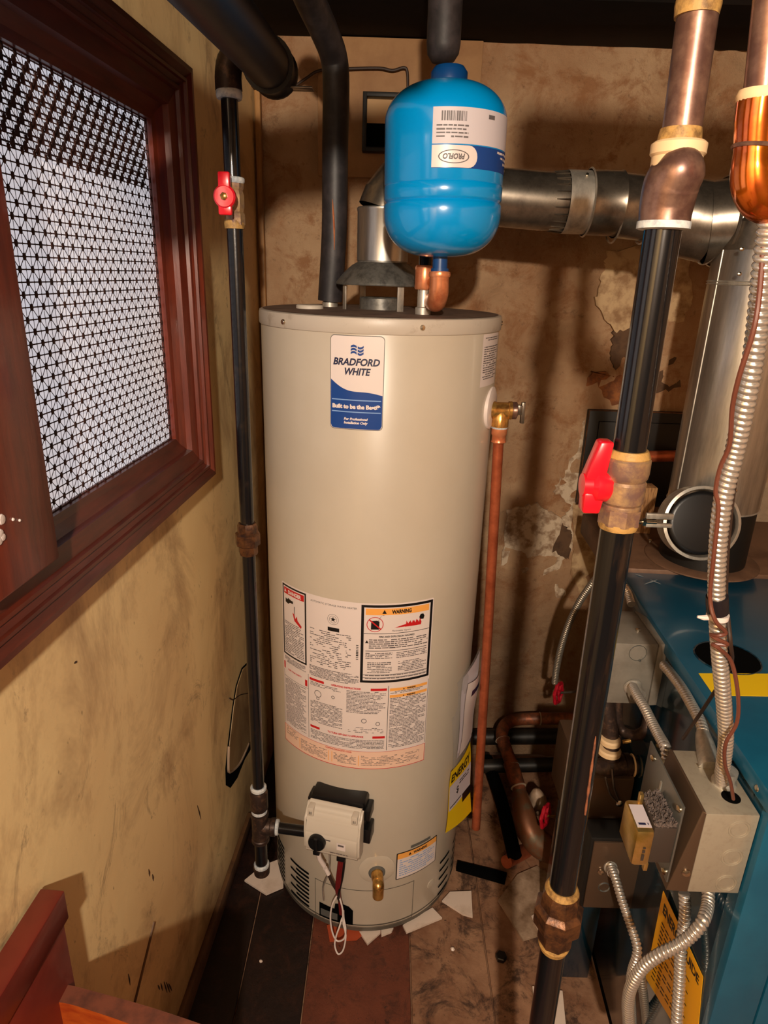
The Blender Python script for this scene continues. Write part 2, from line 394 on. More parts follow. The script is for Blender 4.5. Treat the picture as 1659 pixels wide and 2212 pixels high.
flake([(1280, 800), (1350, 815), (1400, 860), (1300, 880), (1262, 850)], 'rustp', 'rusty patch above the hatch', 0.003, 4)
flake([(1262, 905), (1268, 1090), (1228, 1090), (1195, 1060), (1222, 1020), (1250, 960)], 'salt', 'white crust left of the hatch', 0.003, 6)
flake([(1095, 1100), (1160, 1090), (1215, 1120), (1240, 1090), (1235, 1190), (1190, 1250), (1230, 1290), (1150, 1330), (1085, 1250)], 'salt', 'white mineral crust on the lower wall', 0.002, 7)
flake([(1240, 1090), (1300, 1090), (1310, 1290), (1262, 1300), (1236, 1240)], 'cplaster', 'tan plaster strip below the hatch', 0.004, 8)
flake([(1215, 1130), (1236, 1150), (1230, 1210), (1196, 1190)], 'dplaster', 'small dark hollow in the white crust', 0.004, 9)
# left wall with window opening
WS0, WS1, WZ0, WZ1 = 0.28, 1.222, 1.266, 1.80
SH = [-1.2, WS0, WS1, 1.93]; ZH = [0, WZ0, WZ1, 2.25]
b = B()
for i in range(3):
    for j in range(3):
        if i == 1 and j == 1: continue
        b.box(SH[i], SH[i + 1], -0.10, 0, ZH[j], ZH[j + 1], fr=lambda s, o, z: W(s, o, z))
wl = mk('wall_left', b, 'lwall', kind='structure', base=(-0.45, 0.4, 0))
wr = mk('wall_right', B().box(1.55, 1.6, -1.2, 1.95, 0, 2.25), 'bwall', kind='structure', base=(1.55, 0.4, 0))
wf = mk('wall_front', B().box(-0.6, 1.6, -1.25, -1.2, 0, 2.25), 'roomwall', kind='structure', base=(0.5, -1.2, 0))
# floor: sub-slab and boards
fl = mk('floor', B().box(-0.6, 1.6, -1.25, 1.95, -0.06, -0.008), 'fdirty', kind='structure', base=(0.4, 0.5, -0.008))
def board(x0a, x0b, x1a, x1b, y0, y1, mt, lab=None, z=0.0):
    q = B().hexa([Vector(p) for p in ((x0a, y0, -0.0075), (x1a, y0, -0.0075), (x1b, y1, -0.0075), (x0b, y1, -0.0075), (x0a, y0, z), (x1a, y0, z), (x1b, y1, z), (x0b, y1, z))], 0.0012, 1)
    return mk('floor_board', q, mt, fl, label=lab)
board(-0.56, -0.40, -0.30, -0.30, -1.15, 1.90, 'fdark', 'nearly black floor board along the left wall')
board(-0.297, -0.297, -0.152, -0.149, -1.15, 1.90, 'fdark', 'nearly black floor board beside the red-brown one')
board(-0.149, -0.146, 0.098, 0.098, -1.15, 1.90, 'fred', 'red-brown floor board in front of the heater')
board(0.101, 0.101, 0.285, 0.287, -1.15, 1.90, 'fdirty', 'dirty tan floor strip', -0.001)
board(0.288, 0.290, 0.60, 0.60, -1.15, 1.90, 'fdirty', 'blotched tan floor strip under the broken tiles', -0.002)
board(0.603, 0.603, 1.55, 1.55, -1.15, 1.90, 'fdirty', None, -0.003)
# ceiling and joists
cl = mk('ceiling', B().box(-0.6, 1.6, -1.25, 1.95, 2.25, 2.27), 'joist', kind='structure', base=(0.5, 0.5, 2.25))
for y0, y1 in ((-0.9, -0.85), (-0.45, -0.40), (0.35, 0.40), (0.78, 0.83), (1.22, 1.27)):
    mk('joist', B().box(-0.5, 1.55, y0, y1, 2.115, 2.25, 0.002), 'joist', cl)
mk('header_beam', B().box(-0.40, 1.55, 1.62, 1.90, ZC, 2.25, 0.003), 'joist', cl, label='near-black header beam along the back wall')
mk('ceiling_board', B().box(-0.45, 1.55, -1.2, 1.62, 2.14, 2.15), 'joist', cl)
# corner strip and baseboard
b = B(); b.box(-0.352, -0.338, 1.872, 1.893, 0.0, ZC, 0.002)
mk('trim_1', b, 'postlight', kind='structure')
b = B(); b.box(-0.2, 1.55, 0.0, 0.012, 0.0, 0.05, 0.002, fr=lambda s, o, z: W(s, o, z))
mk('baseboard_left', b, 'skirt', kind='structure')
# broken plaster on the left wall
pl = thing('trim_2', W(1.27, 0, 0.45), kind='structure')
hole = [PW(*q) for q in ((536, 1428), (521, 1443), (508.5, 1481), (500.5, 1530), (491, 1610), (486, 1660), (487, 1696), (497, 1702), (512, 1680), (528, 1640), (540, 1620), (548, 1560), (548, 1440))]
mk('hole_backing', B().prism([W(s, 0.0008, z) for s, z in hole], W(0, 0.0006, 0) - W(0, 0, 0)), 'void', pl, label='dark gap around a loose plaster piece')
pc = [PW(*q) for q in ((536, 1432), (522, 1446), (510, 1482), (502, 1530), (493, 1610), (490, 1650), (493, 1668), (512, 1652), (526, 1625), (538, 1600), (550, 1560), (550, 1440))]
mk('plaster_piece', B().prism([W(s, 0.002, z) for s, z in pc], (0.002, 0, 0)), 'lwall', pl, label='loose mustard plaster piece in the hole')
ed = [PW(*q) for q in ((491, 1612), (490, 1652), (493, 1668), (512, 1652), (526, 1625), (534, 1606))]
mk('broken_edge', B().tube([W(s, 0.004, z) for s, z in ed], 0.0035, 6, smooth=3), 'tiled', pl, label='pale crumbling plaster edge')
cr = [PW(*q) for q in ((492, 1508), (500, 1512), (508, 1506), (518, 1500), (536, 1497))]
mk('crack', B().tube([W(s, 0.0042, z) for s, z in cr], 0.0013, 6, smooth=3), 'wiredk', pl)
# vertical groove and gouges in the wall
gr = [PW(332, 1992), PW(288, 2172)]
mk('trim_3', B().tube([W(gr[0][0], 0.0, gr[0][1]), W(gr[1][0], 0.0, gr[1][1])], 0.0035, 6), 'skirt', kind='structure')
for i, (ax, ay, bx_, by_) in enumerate(((341, 2128, 345, 2138), (347, 2124, 351, 2140), (354, 2121, 361, 2144), (359, 2122, 367, 2144), (364, 2125, 371, 2140), (321, 1878, 323, 1893), (329, 1889, 331, 1903), (426, 1740, 434, 1770), (277, 2104, 281, 2128), (160, 1433, 166, 1428))):
    s0, z0 = PW(ax, ay); s1, z1 = PW(bx_, by_)
    mk('gouge', B().tube([W(s0, 0.0, z0), W((s0 + s1) / 2, 0.0, (z0 + z1) / 2 ), W(s1, 0.0, z1)], [0.0008, 0.002, 0.0006], 6), 'wiredk', wl)

# ------------------------------------------------------------------ window
win = thing('window_1', W(0.9, 0, WZ0), kind='structure')
PROF = [(-0.002, -0.03), (-0.002, 0.0), (0.010, 0.002), (0.024, 0.010), (0.026, 0.020), (0.050, 0.024), (0.052, 0.030), (0.057, 0.031), (0.058, 0.027), (0.066, 0.033), (0.067, 0.038), (0.072, 0.038), (0.073, 0.034), (0.084, 0.042), (0.092, 0.042), (0.095, 0.037), (0.095, 0.0)]
def ring_pt(k, d, off):
    s = [WS0 - d, WS1 + d, WS1 + d, WS0 - d][k]; z = [WZ0 - d, WZ0 - d, WZ1 + d, WZ1 + d][k]
    return W(s, off, z)
for k, nm in enumerate(('bottom_casing', 'side_casing', 'top_casing', 'side_casing')):
    b = B(); vs = []; n = len(PROF)
    for d, o in PROF: vs += [ring_pt(k, d, o), ring_pt((k + 1) % 4, d, o)]
    b._add(vs, [(2 * i, 2 * i + 1, 2 * i + 3, 2 * i + 2) for i in range(n - 1)])
    mk(nm, b, 'casingh' if k % 2 == 0 else 'casing', win, ang=20)
mk('mullion', B().box(0.585, 0.722, -0.05, 0.045, WZ0 - 0.022, WZ1, 0.004, fr=lambda s, o, z: W(s, o, z)), 'casing', win, label='wide red-brown wooden mullion with flaking white paint')
b = B()
for px, py, r in ((6, 1120, 0.006), (3, 1150, 0.005), (0, 1165, 0.006), (8, 1158, 0.0045), (30, 1120, 0.002), (44, 1122, 0.0016)):
    s, z = PW(px, py, 0.045); b.lathe([(r, 0), (r * 0.8, 0.0014), (0.0001, 0.002)], W(s, 0.0452, z), (1, 0, 0), 9)
mk('paint_flakes', b, 'white', win, label='white paint chips on the mullion', kind='stuff')
b = B()
for s0, s1, z0, z1 in ((WS0, WS1, WZ0, WZ0 + .004), (WS0, WS1, WZ1 - .004, WZ1), (WS1 - .003, WS1, WZ0, WZ1), (0.722, 0.730, WZ0, WZ1)):
    b.box(s0, s1, -0.0122, -0.0080, z0, z1, 0.001, fr=lambda s, o, z: W(s, o, z))
mk('sash_stop', b, 'casingh', win)
# perforated decorative grille: grid of bars with diagonals and star nodes
PA, PB = 0.0126, 0.0142
def bar2(b, s0, z0, s1, z1, w, off, th=0.0008):
    ds, dz = s1 - s0, z1 - z0; L = hypot(ds, dz); nx_, nz_ = -dz / L * w / 2, ds / L * w / 2
    b._add([W(s0 + nx_, off, z0 + nz_), W(s1 + nx_, off, z1 + nz_), W(s1 - nx_, off, z1 - nz_), W(s0 - nx_, off, z0 - nz_)], [(0, 1, 2, 3)])
def grille(b, s_lo, s_hi, z_lo, z_hi, off, wb_=1.0):
    ns = int((s_hi - s_lo) / PA); nzz = int((z_hi - z_lo) / PB)
    for j in range(nzz + 1):
        bar2(b, s_lo, z_lo + j * PB, s_lo + ns * PA, z_lo + j * PB, 0.0015 * wb_, off)
    for i in range(ns + 1):
        bar2(b, s_lo + i * PA, z_lo, s_lo + i * PA, z_lo + nzz * PB, 0.00055 * wb_, off)
    for i in range(ns + 1):
        for j in range(nzz + 1):
            s, z = s_lo + i * PA, z_lo + j * PB
            if (i + j) % 2 == 0:
                r = 0.0036 * wb_
                b._add([W(s + r * cos(pi / 4 * k + pi / 8), off + 0.0002, z + 1.25 * r * sin(pi / 4 * k + pi / 8)) for k in range(8)], [tuple(range(8))])
                for di in (-1, 1):
                    if j < nzz and 0 <= i + di <= ns: bar2(b, s, z, s + di * PA, z + PB, 0.0009 * wb_, off)
            else:
                r = 0.0013 * wb_
                b._add([W(s + r * cos(pi / 2 * k), off + 0.0002, z + 1.3 * r * sin(pi / 2 * k)) for k in range(4)], [(0, 1, 2, 3)])
b = B(); grille(b, 0.722, WS1, WZ0 + 0.002, WZ1, -0.007)
g = mk('grille', b, 'griller' if 'griller' in MT else 'blackframe', win, label='dark brown perforated metal grille of stars and bars', kind='stuff')
sol = g.modifiers.new('thickness', 'SOLIDIFY'); sol.thickness = 0.0004
mg = mat('grille_brown_metal', (60, 30, 22), 0.6, 0.2, (34, 20, 18), 20); g.data.materials[0] = mg
b = B(); grille(b, 0.722 + PA, WS1 - 0.02, 1.700, WZ1 - 0.012, -0.0095, 1.5)  # added lattice stands in for the slotted band of the upper grille
g2 = mk('added_lattice', b, 'blackframe', win, label='added lattice imitating the doubled slot pattern of the upper rows', kind='stuff'); g2.data.materials[0] = mg
# daylight pane behind the grille (a lit frosted pane)
a = N('frosted_pane_daylight'); a.b.inputs['Roughness'].default_value = 0.4
a.base(lin((210, 206, 205)))
em = a.mix(a.ramp(a.noise(2.5, 3, 0.5), 0.3, 0.7), lin((205, 208, 222)), lin((212, 202, 200)))
a.l(em, a.b.inputs['Emission Color']); a.b.inputs['Emission Strength'].default_value = 0.78; MT['pane'] = a.m
mk('glass_pane', B().box(WS0, WS1, -0.020, -0.0125, WZ0 - 0.01, WZ1 + 0.01, fr=lambda s, o, z: W(s, o, z)), 'pane', win, label='frosted pane with daylight behind the grille')

# ------------------------------------------------------------------ water heater
AX, AY, RH, HH = -0.0205, 1.458, 0.25, 1.50
AXIS = Vector((AX, AY, 0))
def H(th, z, r=RH):
    t = radians(th); return Vector((AX + r * sin(t), AY - r * cos(t), z))
def hmap(u, v, d=0.0):      # u: arc length in m from the front, v: height
    t = u / RH; r = RH + d; return Vector((AX + r * sin(t), AY - r * cos(t), v))
U = lambda deg: radians(deg) * RH
heater = thing('water_heater', (AX, AY, 0.0), 'tall beige gas water heater standing on broken tiles in the corner', 'water heater')
mk('jacket', B().lathe([(0.2485, 0.028), (0.25, 0.034), (0.25, 1.474), (0.249, 1.476)], (AX, AY, 0), seg=128), 'heater', heater)
lid = mk('top_lid', B().lathe([(0.2525, 1.4725), (0.2535, 1.4745), (0.2535, 1.494), (0.252, 1.499), (0.249, 1.5005), (0.20, 1.502), (0.001, 1.503)], (AX, AY, 0), seg=128), 'lid', heater)
mk('lid_dust', B().lathe([(0.246, 1.5012), (0.2, 1.5026), (0.001, 1.5036)], (AX, AY, 0), seg=64, cap=False), 'lidtop', lid, label='dusty brown top of the lid')
mk('base_ring', B().lathe([(0.243, 0.012), (0.247, 0.014), (0.247, 0.034), (0.2505, 0.036), (0.2505, 0.040)], (AX, AY, 0), seg=128), 'base_ring', heater)
for th, z in ((-44.5, 1.484), (17.9, 1.486), (88, 1.4835)):
    n = H(th, z, 1.0) - H(th, z, 0.0)
    mk('lid_screw', B().lathe([(0.0052, 0), (0.0052, 0.002), (0.0042, 0.0035), (0.0001, 0.0042)], H(th, z, 0.2535), n, 10), 'screw', heater)
mk('lid_plug', B().lathe([(0.028, 1.5), (0.028, 1.508), (0.026, 1.510), (0.0001, 1.510)], (-0.165, 1.41, 0), seg=24), 'plast', heater, label='cream cap on the lid')
m0, m1, m2, m3 = off_map(hmap, 0.0007), off_map(hmap, 0.0011), off_map(hmap, 0.0014), off_map(hmap, 0.0017)
# maker's label
L0, L1, LB, LT = U(-20), U(2.9), 1.299, 1.4695
b = B(); rounded_patch(b, m0, L0, L1, LB, LT, 0.008); bl = mk('brand_label', b, 'greyp', heater, label='white and blue maker label')
b = B(); rounded_patch(b, m1, L0 + .0012, L1 - .0012, LB + .0012, LT - .0012, 0.007); mk('label_face', b, 'white', bl)
def wave(t): return 1.3825 - 0.013 * sin(min(t, 1) * pi * 0.5) ** 1 * 1.0 - 0.006 * (1 - cos(pi * t)) + 0.004 * sin(2 * pi * t)
b = B(); cols = []; nn = 40; r_ = 0.007
for i in range(nn + 1):
    t = i / nn; u = L0 + .0016 + (L1 - L0 - .0032) * t
    d = max(0, L0 + .0016 + r_ - u, u - (L1 - .0016 - r_)); dv = r_ - sqrt(max(r_ * r_ - d * d, 0))
    cols += [m2(u, LB + .0018 + dv), m2(u, 1.391 - 0.027 * (1 - (1 - t) ** 2.2) + 0.0035 * sin(2 * pi * t) * -1)]
b._add(cols, [(2 * i, 2 * i + 2, 2 * i + 3, 2 * i + 1) for i in range(nn)]); mk('blue_field', b, 'navy', bl)
lm = (L0 + L1) / 2; b = B()
put_text(b, 'BRADFORD', m3, lm - .001, 1.4235, 0.0125, 0.086, shear=0.25, bold=0.0006)
put_text(b, 'WHITE', m3, lm + .002, 1.4065, 0.0125, 0.048, shear=0.25, bold=0.0006)
mk('lettering', b, 'navy2', bl)
b = B()
for k in range(3):
    for h in range(2):
        for i in range(6):
            u = lm - .011 + h * .0125 + i * 0.0018; vv = 1.4515 - k * 0.0055 + 0.0022 * sin((i + 6 * h) * 0.55)
            v2 = 1.4515 - k * 0.0055 + 0.0022 * sin((i + 1 + 6 * h) * 0.55)
            b._add([m3(u, vv), m3(u + .0018, v2), m3(u + .0018, v2 - .0038), m3(u, vv - .0038)], [(0, 1, 2, 3)])
mk('emblem', b, 'navy', bl, label='blue waving emblem')
b = B()
put_text(b, 'Built to be the Best\u00ae', m3, lm, 1.3425, 0.0075, 0.090, bold=0.0006)
put_text(b, 'For Professional', m3, lm, 1.3195, 0.0045, 0.045, shear=0.2, bold=0.0003)
put_text(b, 'Installation Only', m3, lm, 1.3125, 0.0045, 0.045, shear=0.2, bold=0.0003)
mk('lettering', b, 'white', bl, label='white slogan on blue')
b = B()
for v in (1.3545, 1.3325): patch(b, m3, L0 + .004, L1 - .004, v - .0012, v + .0008, 10)
mk('label_stripe', b, 'lightblue', bl)
# rating label
R0, R1, RB, RT = U(-51.8), U(31.6), 0.5215, 0.940
b = B(); rounded_patch(b, m0, R0, R1, RB, RT, 0.004, 40); rl = mk('rating_label', b, 'white', heater, label='large white rating and instruction label')
def frame_rect(b, mp, u0, u1, v0, v1, w):
    n = max(2, int((u1 - u0) / 0.012))
    patch(b, mp, u0, u1, v0, v0 + w, n); patch(b, mp, u0, u1, v1 - w, v1, n); patch(b, mp, u0, u0 + w, v0 + w, v1 - w, 1); patch(b, mp, u1 - w, u1, v0 + w, v1 - w, 1)
b = B(); ua, ub, uc, ud = U(-51.0), U(-33.3), U(-4.4), U(31.0)
frame_rect(b, m1, ua, ub, 0.762, 0.9365, 0.004); frame_rect(b, m1, uc, ud, 0.7505, 0.9365, 0.0058)
patch(b, m1, uc + .006, ud - .006, 0.8695, 0.8707, 12); patch(b, m1, uc + .01, ud - .01, 0.828, 0.8292, 12); patch(b, m1, uc + .006, ud - .006, 0.770, 0.771, 12); patch(b, m1, uc + .006, ud - .006, 0.7625, 0.7635, 12)
mk('black_border', b, 'black', rl, kind='stuff')
b = B(); patch(b, m1, ua + .006, ub - .006, 0.915, 0.930, 6)
for u0, u1, v in ((U(-31.5), U(-23), 0.7335), (U(1), U(9), 0.7335), (U(-31.2), U(-25.5), 0.6095), (U(2.5), U(8.8), 0.6095)): patch(b, m1, u0, u1, v - .0035, v + .0025, 5)
patch(b, m1, U(-51), U(-49.8), 0.723, 0.741, 1); patch(b, m1, U(-34.5), U(-33), 0.708, 0.724, 1)
put_text(b, 'OPERATING INSTRUCTIONS', m1, U(-11.5), 0.7335, 0.0045, 0.066, bold=0.0003)
put_text(b, 'TO TURN OFF GAS TO APPLIANCE', m1, U(-11.5), 0.6095, 0.0045, 0.082, bold=0.0003)
put_text(b, 'CONTROL DIAGNOSTIC CODES', m1, U(-15), 0.5655, 0.0036, 0.062, bold=0.0002)
put_text(b, 'FOR YOUR SAFETY', m1, U(-42), 0.7255, 0.0040, 0.045, bold=0.0002)
patch(b, m1, U(-51.5), U(31.3), 0.5222, 0.5238, 40); patch(b, m1, U(-51.5), U(31.3), 0.5692, 0.5700, 40)
patch(b, m1, U(-51.6), U(-51.3), 0.5225, 0.57, 1); patch(b, m1, U(31.1), U(31.4), 0.5225, 0.57, 1)
def blob(b, mp, cu, cv, pts): b._add([mp(cu + x, cv + y) for x, y in pts], [tuple(range(len(pts)))])
# flames
for sx in (0, .008, .016, .024): blob(b, m2, U(18) + sx, 0.8835, [(-.006, 0), (.006, 0), (.007, .006), (.003, .012 + sx * .2), (.001, .007), (-.003, .014), (-.004, .006)])
blob(b, m2, U(11.5), 0.883, [(0, 0), (.03, .001), (.03, .008), (.016, .005)])
blob(b, m2, U(-40), 0.855, [(-.012, .022), (-.006, .004), (.014, -.008), (.016, -.002), (.004, .008), (.002, .018), (-.003, .010), (-.006, .020)])
nrg = 24; cu, cv = U(2.2), 0.892
for i in range(nrg):
    a0, a1 = 2 * pi * i / nrg, 2 * pi * (i + 1) / nrg
    b._add([m2(cu + .0175 * cos(a0), cv + .0175 * sin(a0)), m2(cu + .0175 * cos(a1), cv + .0175 * sin(a1)), m2(cu + .0160 * cos(a1), cv + .0160 * sin(a1)), m2(cu + .0160 * cos(a0), cv + .0160 * sin(a0))], [(0, 1, 2, 3)])
b._add([m3(cu - .013, cv + .010), m3(cu - .011, cv + .012), m3(cu + .013, cv - .010), m3(cu + .011, cv - .012)], [(0, 1, 2, 3)])
mk('red_print', b, 'redp', rl, kind='stuff')
b = B(); patch(b, m1, uc + .009, ud - .009, 0.9135, 0.9285, 12)
for v in (0.732, 0.715): patch(b, m1, U(10.5), U(30.5), v - .004, v + .003, 10)
for u in (-39, -20.5, -18.6, -4.5): patch(b, m1, U(u), U(u) + .0015, 0.530, 0.558, 1)
mk('orange_print', b, 'orangep', rl, kind='stuff')
b = B(); patch(b, m0 if False else off_map(hmap, 0.0009), U(-51.4), U(31.2), 0.5235, 0.5692, 40); mk('peach_panel', b, 'peach', rl)
b = B()
put_text(b, 'DANGER', m2, U(-41.2), 0.9225, 0.0085, 0.042, bold=0.0006)
blob(b, m2, U(-48.3), 0.9195, [(-.004, 0), (.004, 0), (0, .008)])
mk('lettering', b, 'white', rl)
b = B()
put_text(b, 'WARNING', m2, U(14.8), 0.921, 0.0085, 0.042, bold=0.0006)
blob(b, m2, U(6.5), 0.9170, [(-.0045, 0), (.0045, 0), (0, .009)])
for v in (0.732, 0.715): put_text(b, 'WARNING', m2, U(21.5), v - .0005, 0.004, 0.020, bold=0.0003); blob(b, m2, U(17.6), v - .0025, [(-.002, 0), (.002, 0), (0, .004)])
put_text(b, 'FIRE AND EXPLOSION HAZARD', m2, U(13), 0.863, 0.0042, 0.076, bold=0.0002)
put_text(b, 'Flammable Vapors', m2, U(15), 0.8765, 0.0038, 0.040, shear=0.2)
blob(b, m2, U(-1.5), 0.8475, [(-.0038, 0), (.0038, 0), (0, .007)])
blob(b, m1, cu, cv - .012, [(-.0085, 0), (.0085, 0), (.009, .019), (.004, .021), (-.008, .020)])
for i in range(6): t = i / 5; b._add([m1(cu + .006 + .010 * t, cv + .008 + .013 * sin(t * 1.6)), m1(cu + .007 + .010 * t, cv + .0085 + .013 * sin(t * 1.6)), m1(cu + .0088 + .010 * t, cv + .0085 + .013 * sin((i + 1) / 5 * 1.6)), m1(cu + .0078 + .010 * t, cv + .008 + .013 * sin((i + 1) / 5 * 1.6))], [(0, 1, 2, 3)])
blob(b, m2, U(25.2), 0.8985, [(-.005, -.002), (.004, -.003), (.006, .004), (.003, .010), (-.003, .010), (-.006, .004)])
# pouring hand and cup on the danger panel
blob(b, m2, U(-45.5), 0.899, [(-.012, -.004), (-.002, -.006), (.004, -.001), (.014, -.001), (.014, .005), (.006, .006), (-.002, .008), (-.006, .004), (-.012, .006)])
blob(b, m2, U(-41.5), 0.893, [(-.0005, -.018), (.0008, -.018), (.002, .0), (.0, .001)])
put_text(b, 'AUTOMATIC STORAGE WATER HEATER', m1, U(-18.5), 0.9265, 0.0042, 0.105)
# certification star in a circle
cs, cz = U(-18.2), 0.8935
for i in range(28):
    a0, a1 = 2 * pi * i / 28, 2 * pi * (i + 1) / 28
    for ro in (.0125, .0085): b._add([m1(cs + ro * cos(a0), cz + ro * sin(a0)), m1(cs + ro * cos(a1), cz + ro * sin(a1)), m1(cs + (ro - .0006) * cos(a1), cz + (ro - .0006) * sin(a1)), m1(cs + (ro - .0006) * cos(a0), cz + (ro - .0006) * sin(a0))], [(0, 1, 2, 3)])
sp_ = [((.0065 if k % 2 == 0 else .0026) * cos(pi / 2 + k * pi / 5), (.0065 if k % 2 == 0 else .0026) * sin(pi / 2 + k * pi / 5)) for k in range(10)]
for k in range(0, 10): b._add([m1(cs, cz), m1(cs + sp_[k][0], cz + sp_[k][1]), m1(cs + sp_[(k + 1) % 10][0], cz + sp_[(k + 1) % 10][1])], [(0, 1, 2)])
patch(b, m1, cs - .012, cs + .014, 0.8655, 0.8745, 4)
for i in range(9): patch(b, m1, U(-6.6), U(-6.6) + .005, 0.806 + i * .0042, 0.806 + i * .0042 + (.003 if i in (2, 3, 4) else .0016), 1)
patch(b, m1, U(-32.4), U(-32.2), 0.573, 0.742, 1); patch(b, m1, U(9.7), U(9.95), 0.573, 0.742, 1); patch(b, m1, U(-51), U(-50.8), 0.573, 0.72, 1); patch(b, m1, U(31), U(31.2), 0.573, 0.742, 1)
patch(b, m1, U(-51), U(-32.4), 0.7035, 0.7043, 8)
mk('black_print', b, 'black', rl, kind='stuff')
b = B()
lines(b, m1, U(-49.5), U(-35), 0.848, 0.770, 0.0042, 0.0021, 1)
lines(b, m1, U(-31), U(-9), 0.8615, 0.775, 0.0046, 0.0021, 2, 0.6)
lines(b, m1, U(-31.5), U(-5), 0.769, 0.742, 0.0030, 0.0018, 3)
lines(b, m1, U(-50), U(-34), 0.757, 0.742, 0.0030, 0.0018, 33)
lines(b, m1, U(-0.5), U(29), 0.8565, 0.831, 0.0048, 0.0026, 4)
lines(b, m1, U(-2), U(11), 0.824, 0.806, 0.0040, 0.0020, 5); lines(b, m1, U(13), U(29), 0.824, 0.806, 0.0040, 0.0020, 6)
lines(b, m1, U(-1), U(11), 0.801, 0.774, 0.0040, 0.0020, 7); lines(b, m1, U(14), U(29), 0.801, 0.774, 0.0040, 0.0020, 8)
lines(b, m1, U(-2), U(29), 0.7695, 0.764, 0.004, 0.0022, 9, 1, False); lines(b, m1, U(-2), U(29), 0.762, 0.7565, 0.004, 0.0022, 10, 1, False)
lines(b, m1, U(-50), U(-34), 0.700, 0.576, 0.0034, 0.0017, 11)
lines(b, m1, U(-31), U(-14), 0.727, 0.716, 0.0034, 0.0018, 12); lines(b, m1, U(-11), U(8.5), 0.727, 0.668, 0.0036, 0.0018, 13)
lines(b, m1, U(-31), U(-13), 0.680, 0.622, 0.0034, 0.0018, 14); lines(b, m1, U(-10), U(8), 0.634, 0.620, 0.004, 0.0016, 15, .5)
lines(b, m1, U(-31), U(8.5), 0.601, 0.576, 0.0036, 0.0018, 16)
lines(b, m1, U(10.8), U(30.3), 0.727, 0.720, 0.0036, 0.0018, 17); lines(b, m1, U(10.8), U(30.3), 0.710, 0.576, 0.0038, 0.0019, 18)
lines(b, m1, U(-50), U(-40), 0.566, 0.545, 0.0036, 0.0016, 19, .7); lines(b, m1, U(-38), U(-21), 0.558, 0.530, 0.0036, 0.0016, 20, .8)
lines(b, m1, U(-17.5), U(-5.5), 0.556, 0.530, 0.0036, 0.0016, 21, .8); lines(b, m1, U(-3), U(28), 0.558, 0.530, 0.0040, 0.0016, 22, .6)
# little dial and valve diagrams
for (qu, qv, qr) in ((U(-26.5), 0.700, .009), (U(-26.5), 0.688, .004), (U(-18), 0.702, .004), (U(-2), 0.652, .006), (U(5), 0.645, .005)):
    for i in range(16):
        a0, a1 = 2 * pi * i / 16, 2 * pi * (i + 1) / 16
        b._add([m1(qu + qr * cos(a0), qv + qr * sin(a0)), m1(qu + qr * cos(a1), qv + qr * sin(a1)), m1(qu + (qr - .0014) * cos(a1), qv + (qr - .0014) * sin(a1)), m1(qu + (qr - .0014) * cos(a0), qv + (qr - .0014) * sin(a0))], [(0, 1, 2, 3)])
mk('fine_print', b, 'ink', rl, label='rows of tiny grey print', kind='stuff')
# side label near the top right
b = B(); patch(b, m0, U(53), U(73), 1.369, 1.4705, 8); sl = mk('side_label', b, 'white', heater, label='narrow white text label at the upper right side')
b = B(); lines(b, m1, U(55), U(71), 1.464, 1.455, 0.004, 0.002, 41); lines(b, m1, U(54.5), U(72), 1.447, 1.380, 0.0044, 0.0022, 42); mk('fine_print', b, 'ink', sl, kind='stuff')
# warning label low right
b = B(); rounded_patch(b, m0, U(18.1), U(45.6), 0.178, 0.262, 0.003, 10); wlb = mk('warning_label', b, 'black', heater, label='small orange-headed warning label at lower right')
b = B(); patch(b, m1, U(18.7), U(45), 0.1805, 0.243, 10); mk('label_face', b, 'white', wlb)
b = B(); patch(b, m1, U(18.7), U(45), 0.243, 0.2595, 10); mk('orange_band', b, 'orangep', wlb)
b = B(); put_text(b, 'WARNING', m2, U(33), 0.2512, 0.0075, 0.040, bold=0.0005); blob(b, m2, U(26.2), 0.2475, [(-.004, 0), (.004, 0), (0, .008)]); mk('lettering', b, 'black', wlb)
b = B(); lines(b, m2, U(20), U(43.5), 0.239, 0.184, 0.0068, 0.0028, 51); mk('fine_print', b, 'lightblue', wlb, kind='stuff')
mk('serial_plate', (lambda q: (patch(q, m0, U(26.5), U(40), 0.266, 0.2745, 5), q)[1])(B()), 'greyp', heater, label='grey strip above the warning label')
# louvre slots, two groups on the left, two on the right
def slot(b, t0, t1, v, h=0.0075):
    rounded_patch(b, m1, U(t0), U(t1), v - h / 2, v + h / 2, h / 2 - 0.0002, 8)
for i in range(5):
    v = 0.156 - i * 0.0275
    for t0, t1 in (((-49.5, -33.2) if i % 1 == 0 else (-44, -33.2)), (-74, -57)):
        b = B(); slot(b, t0, t1, v); mk('louvre_slot', b, 'void', heater)
        if i < 4: b = B(); slot(b, t0 + 5.5, t1, v - 0.0137); mk('louvre_slot', b, 'void', heater)
for i in range(5):
    v = 0.150 - i * 0.0275
    for t0, t1 in ((50.5, 62), (68, 80)):
        b = B(); slot(b, t0, t1, v); mk('louvre_slot', b, 'void', heater)
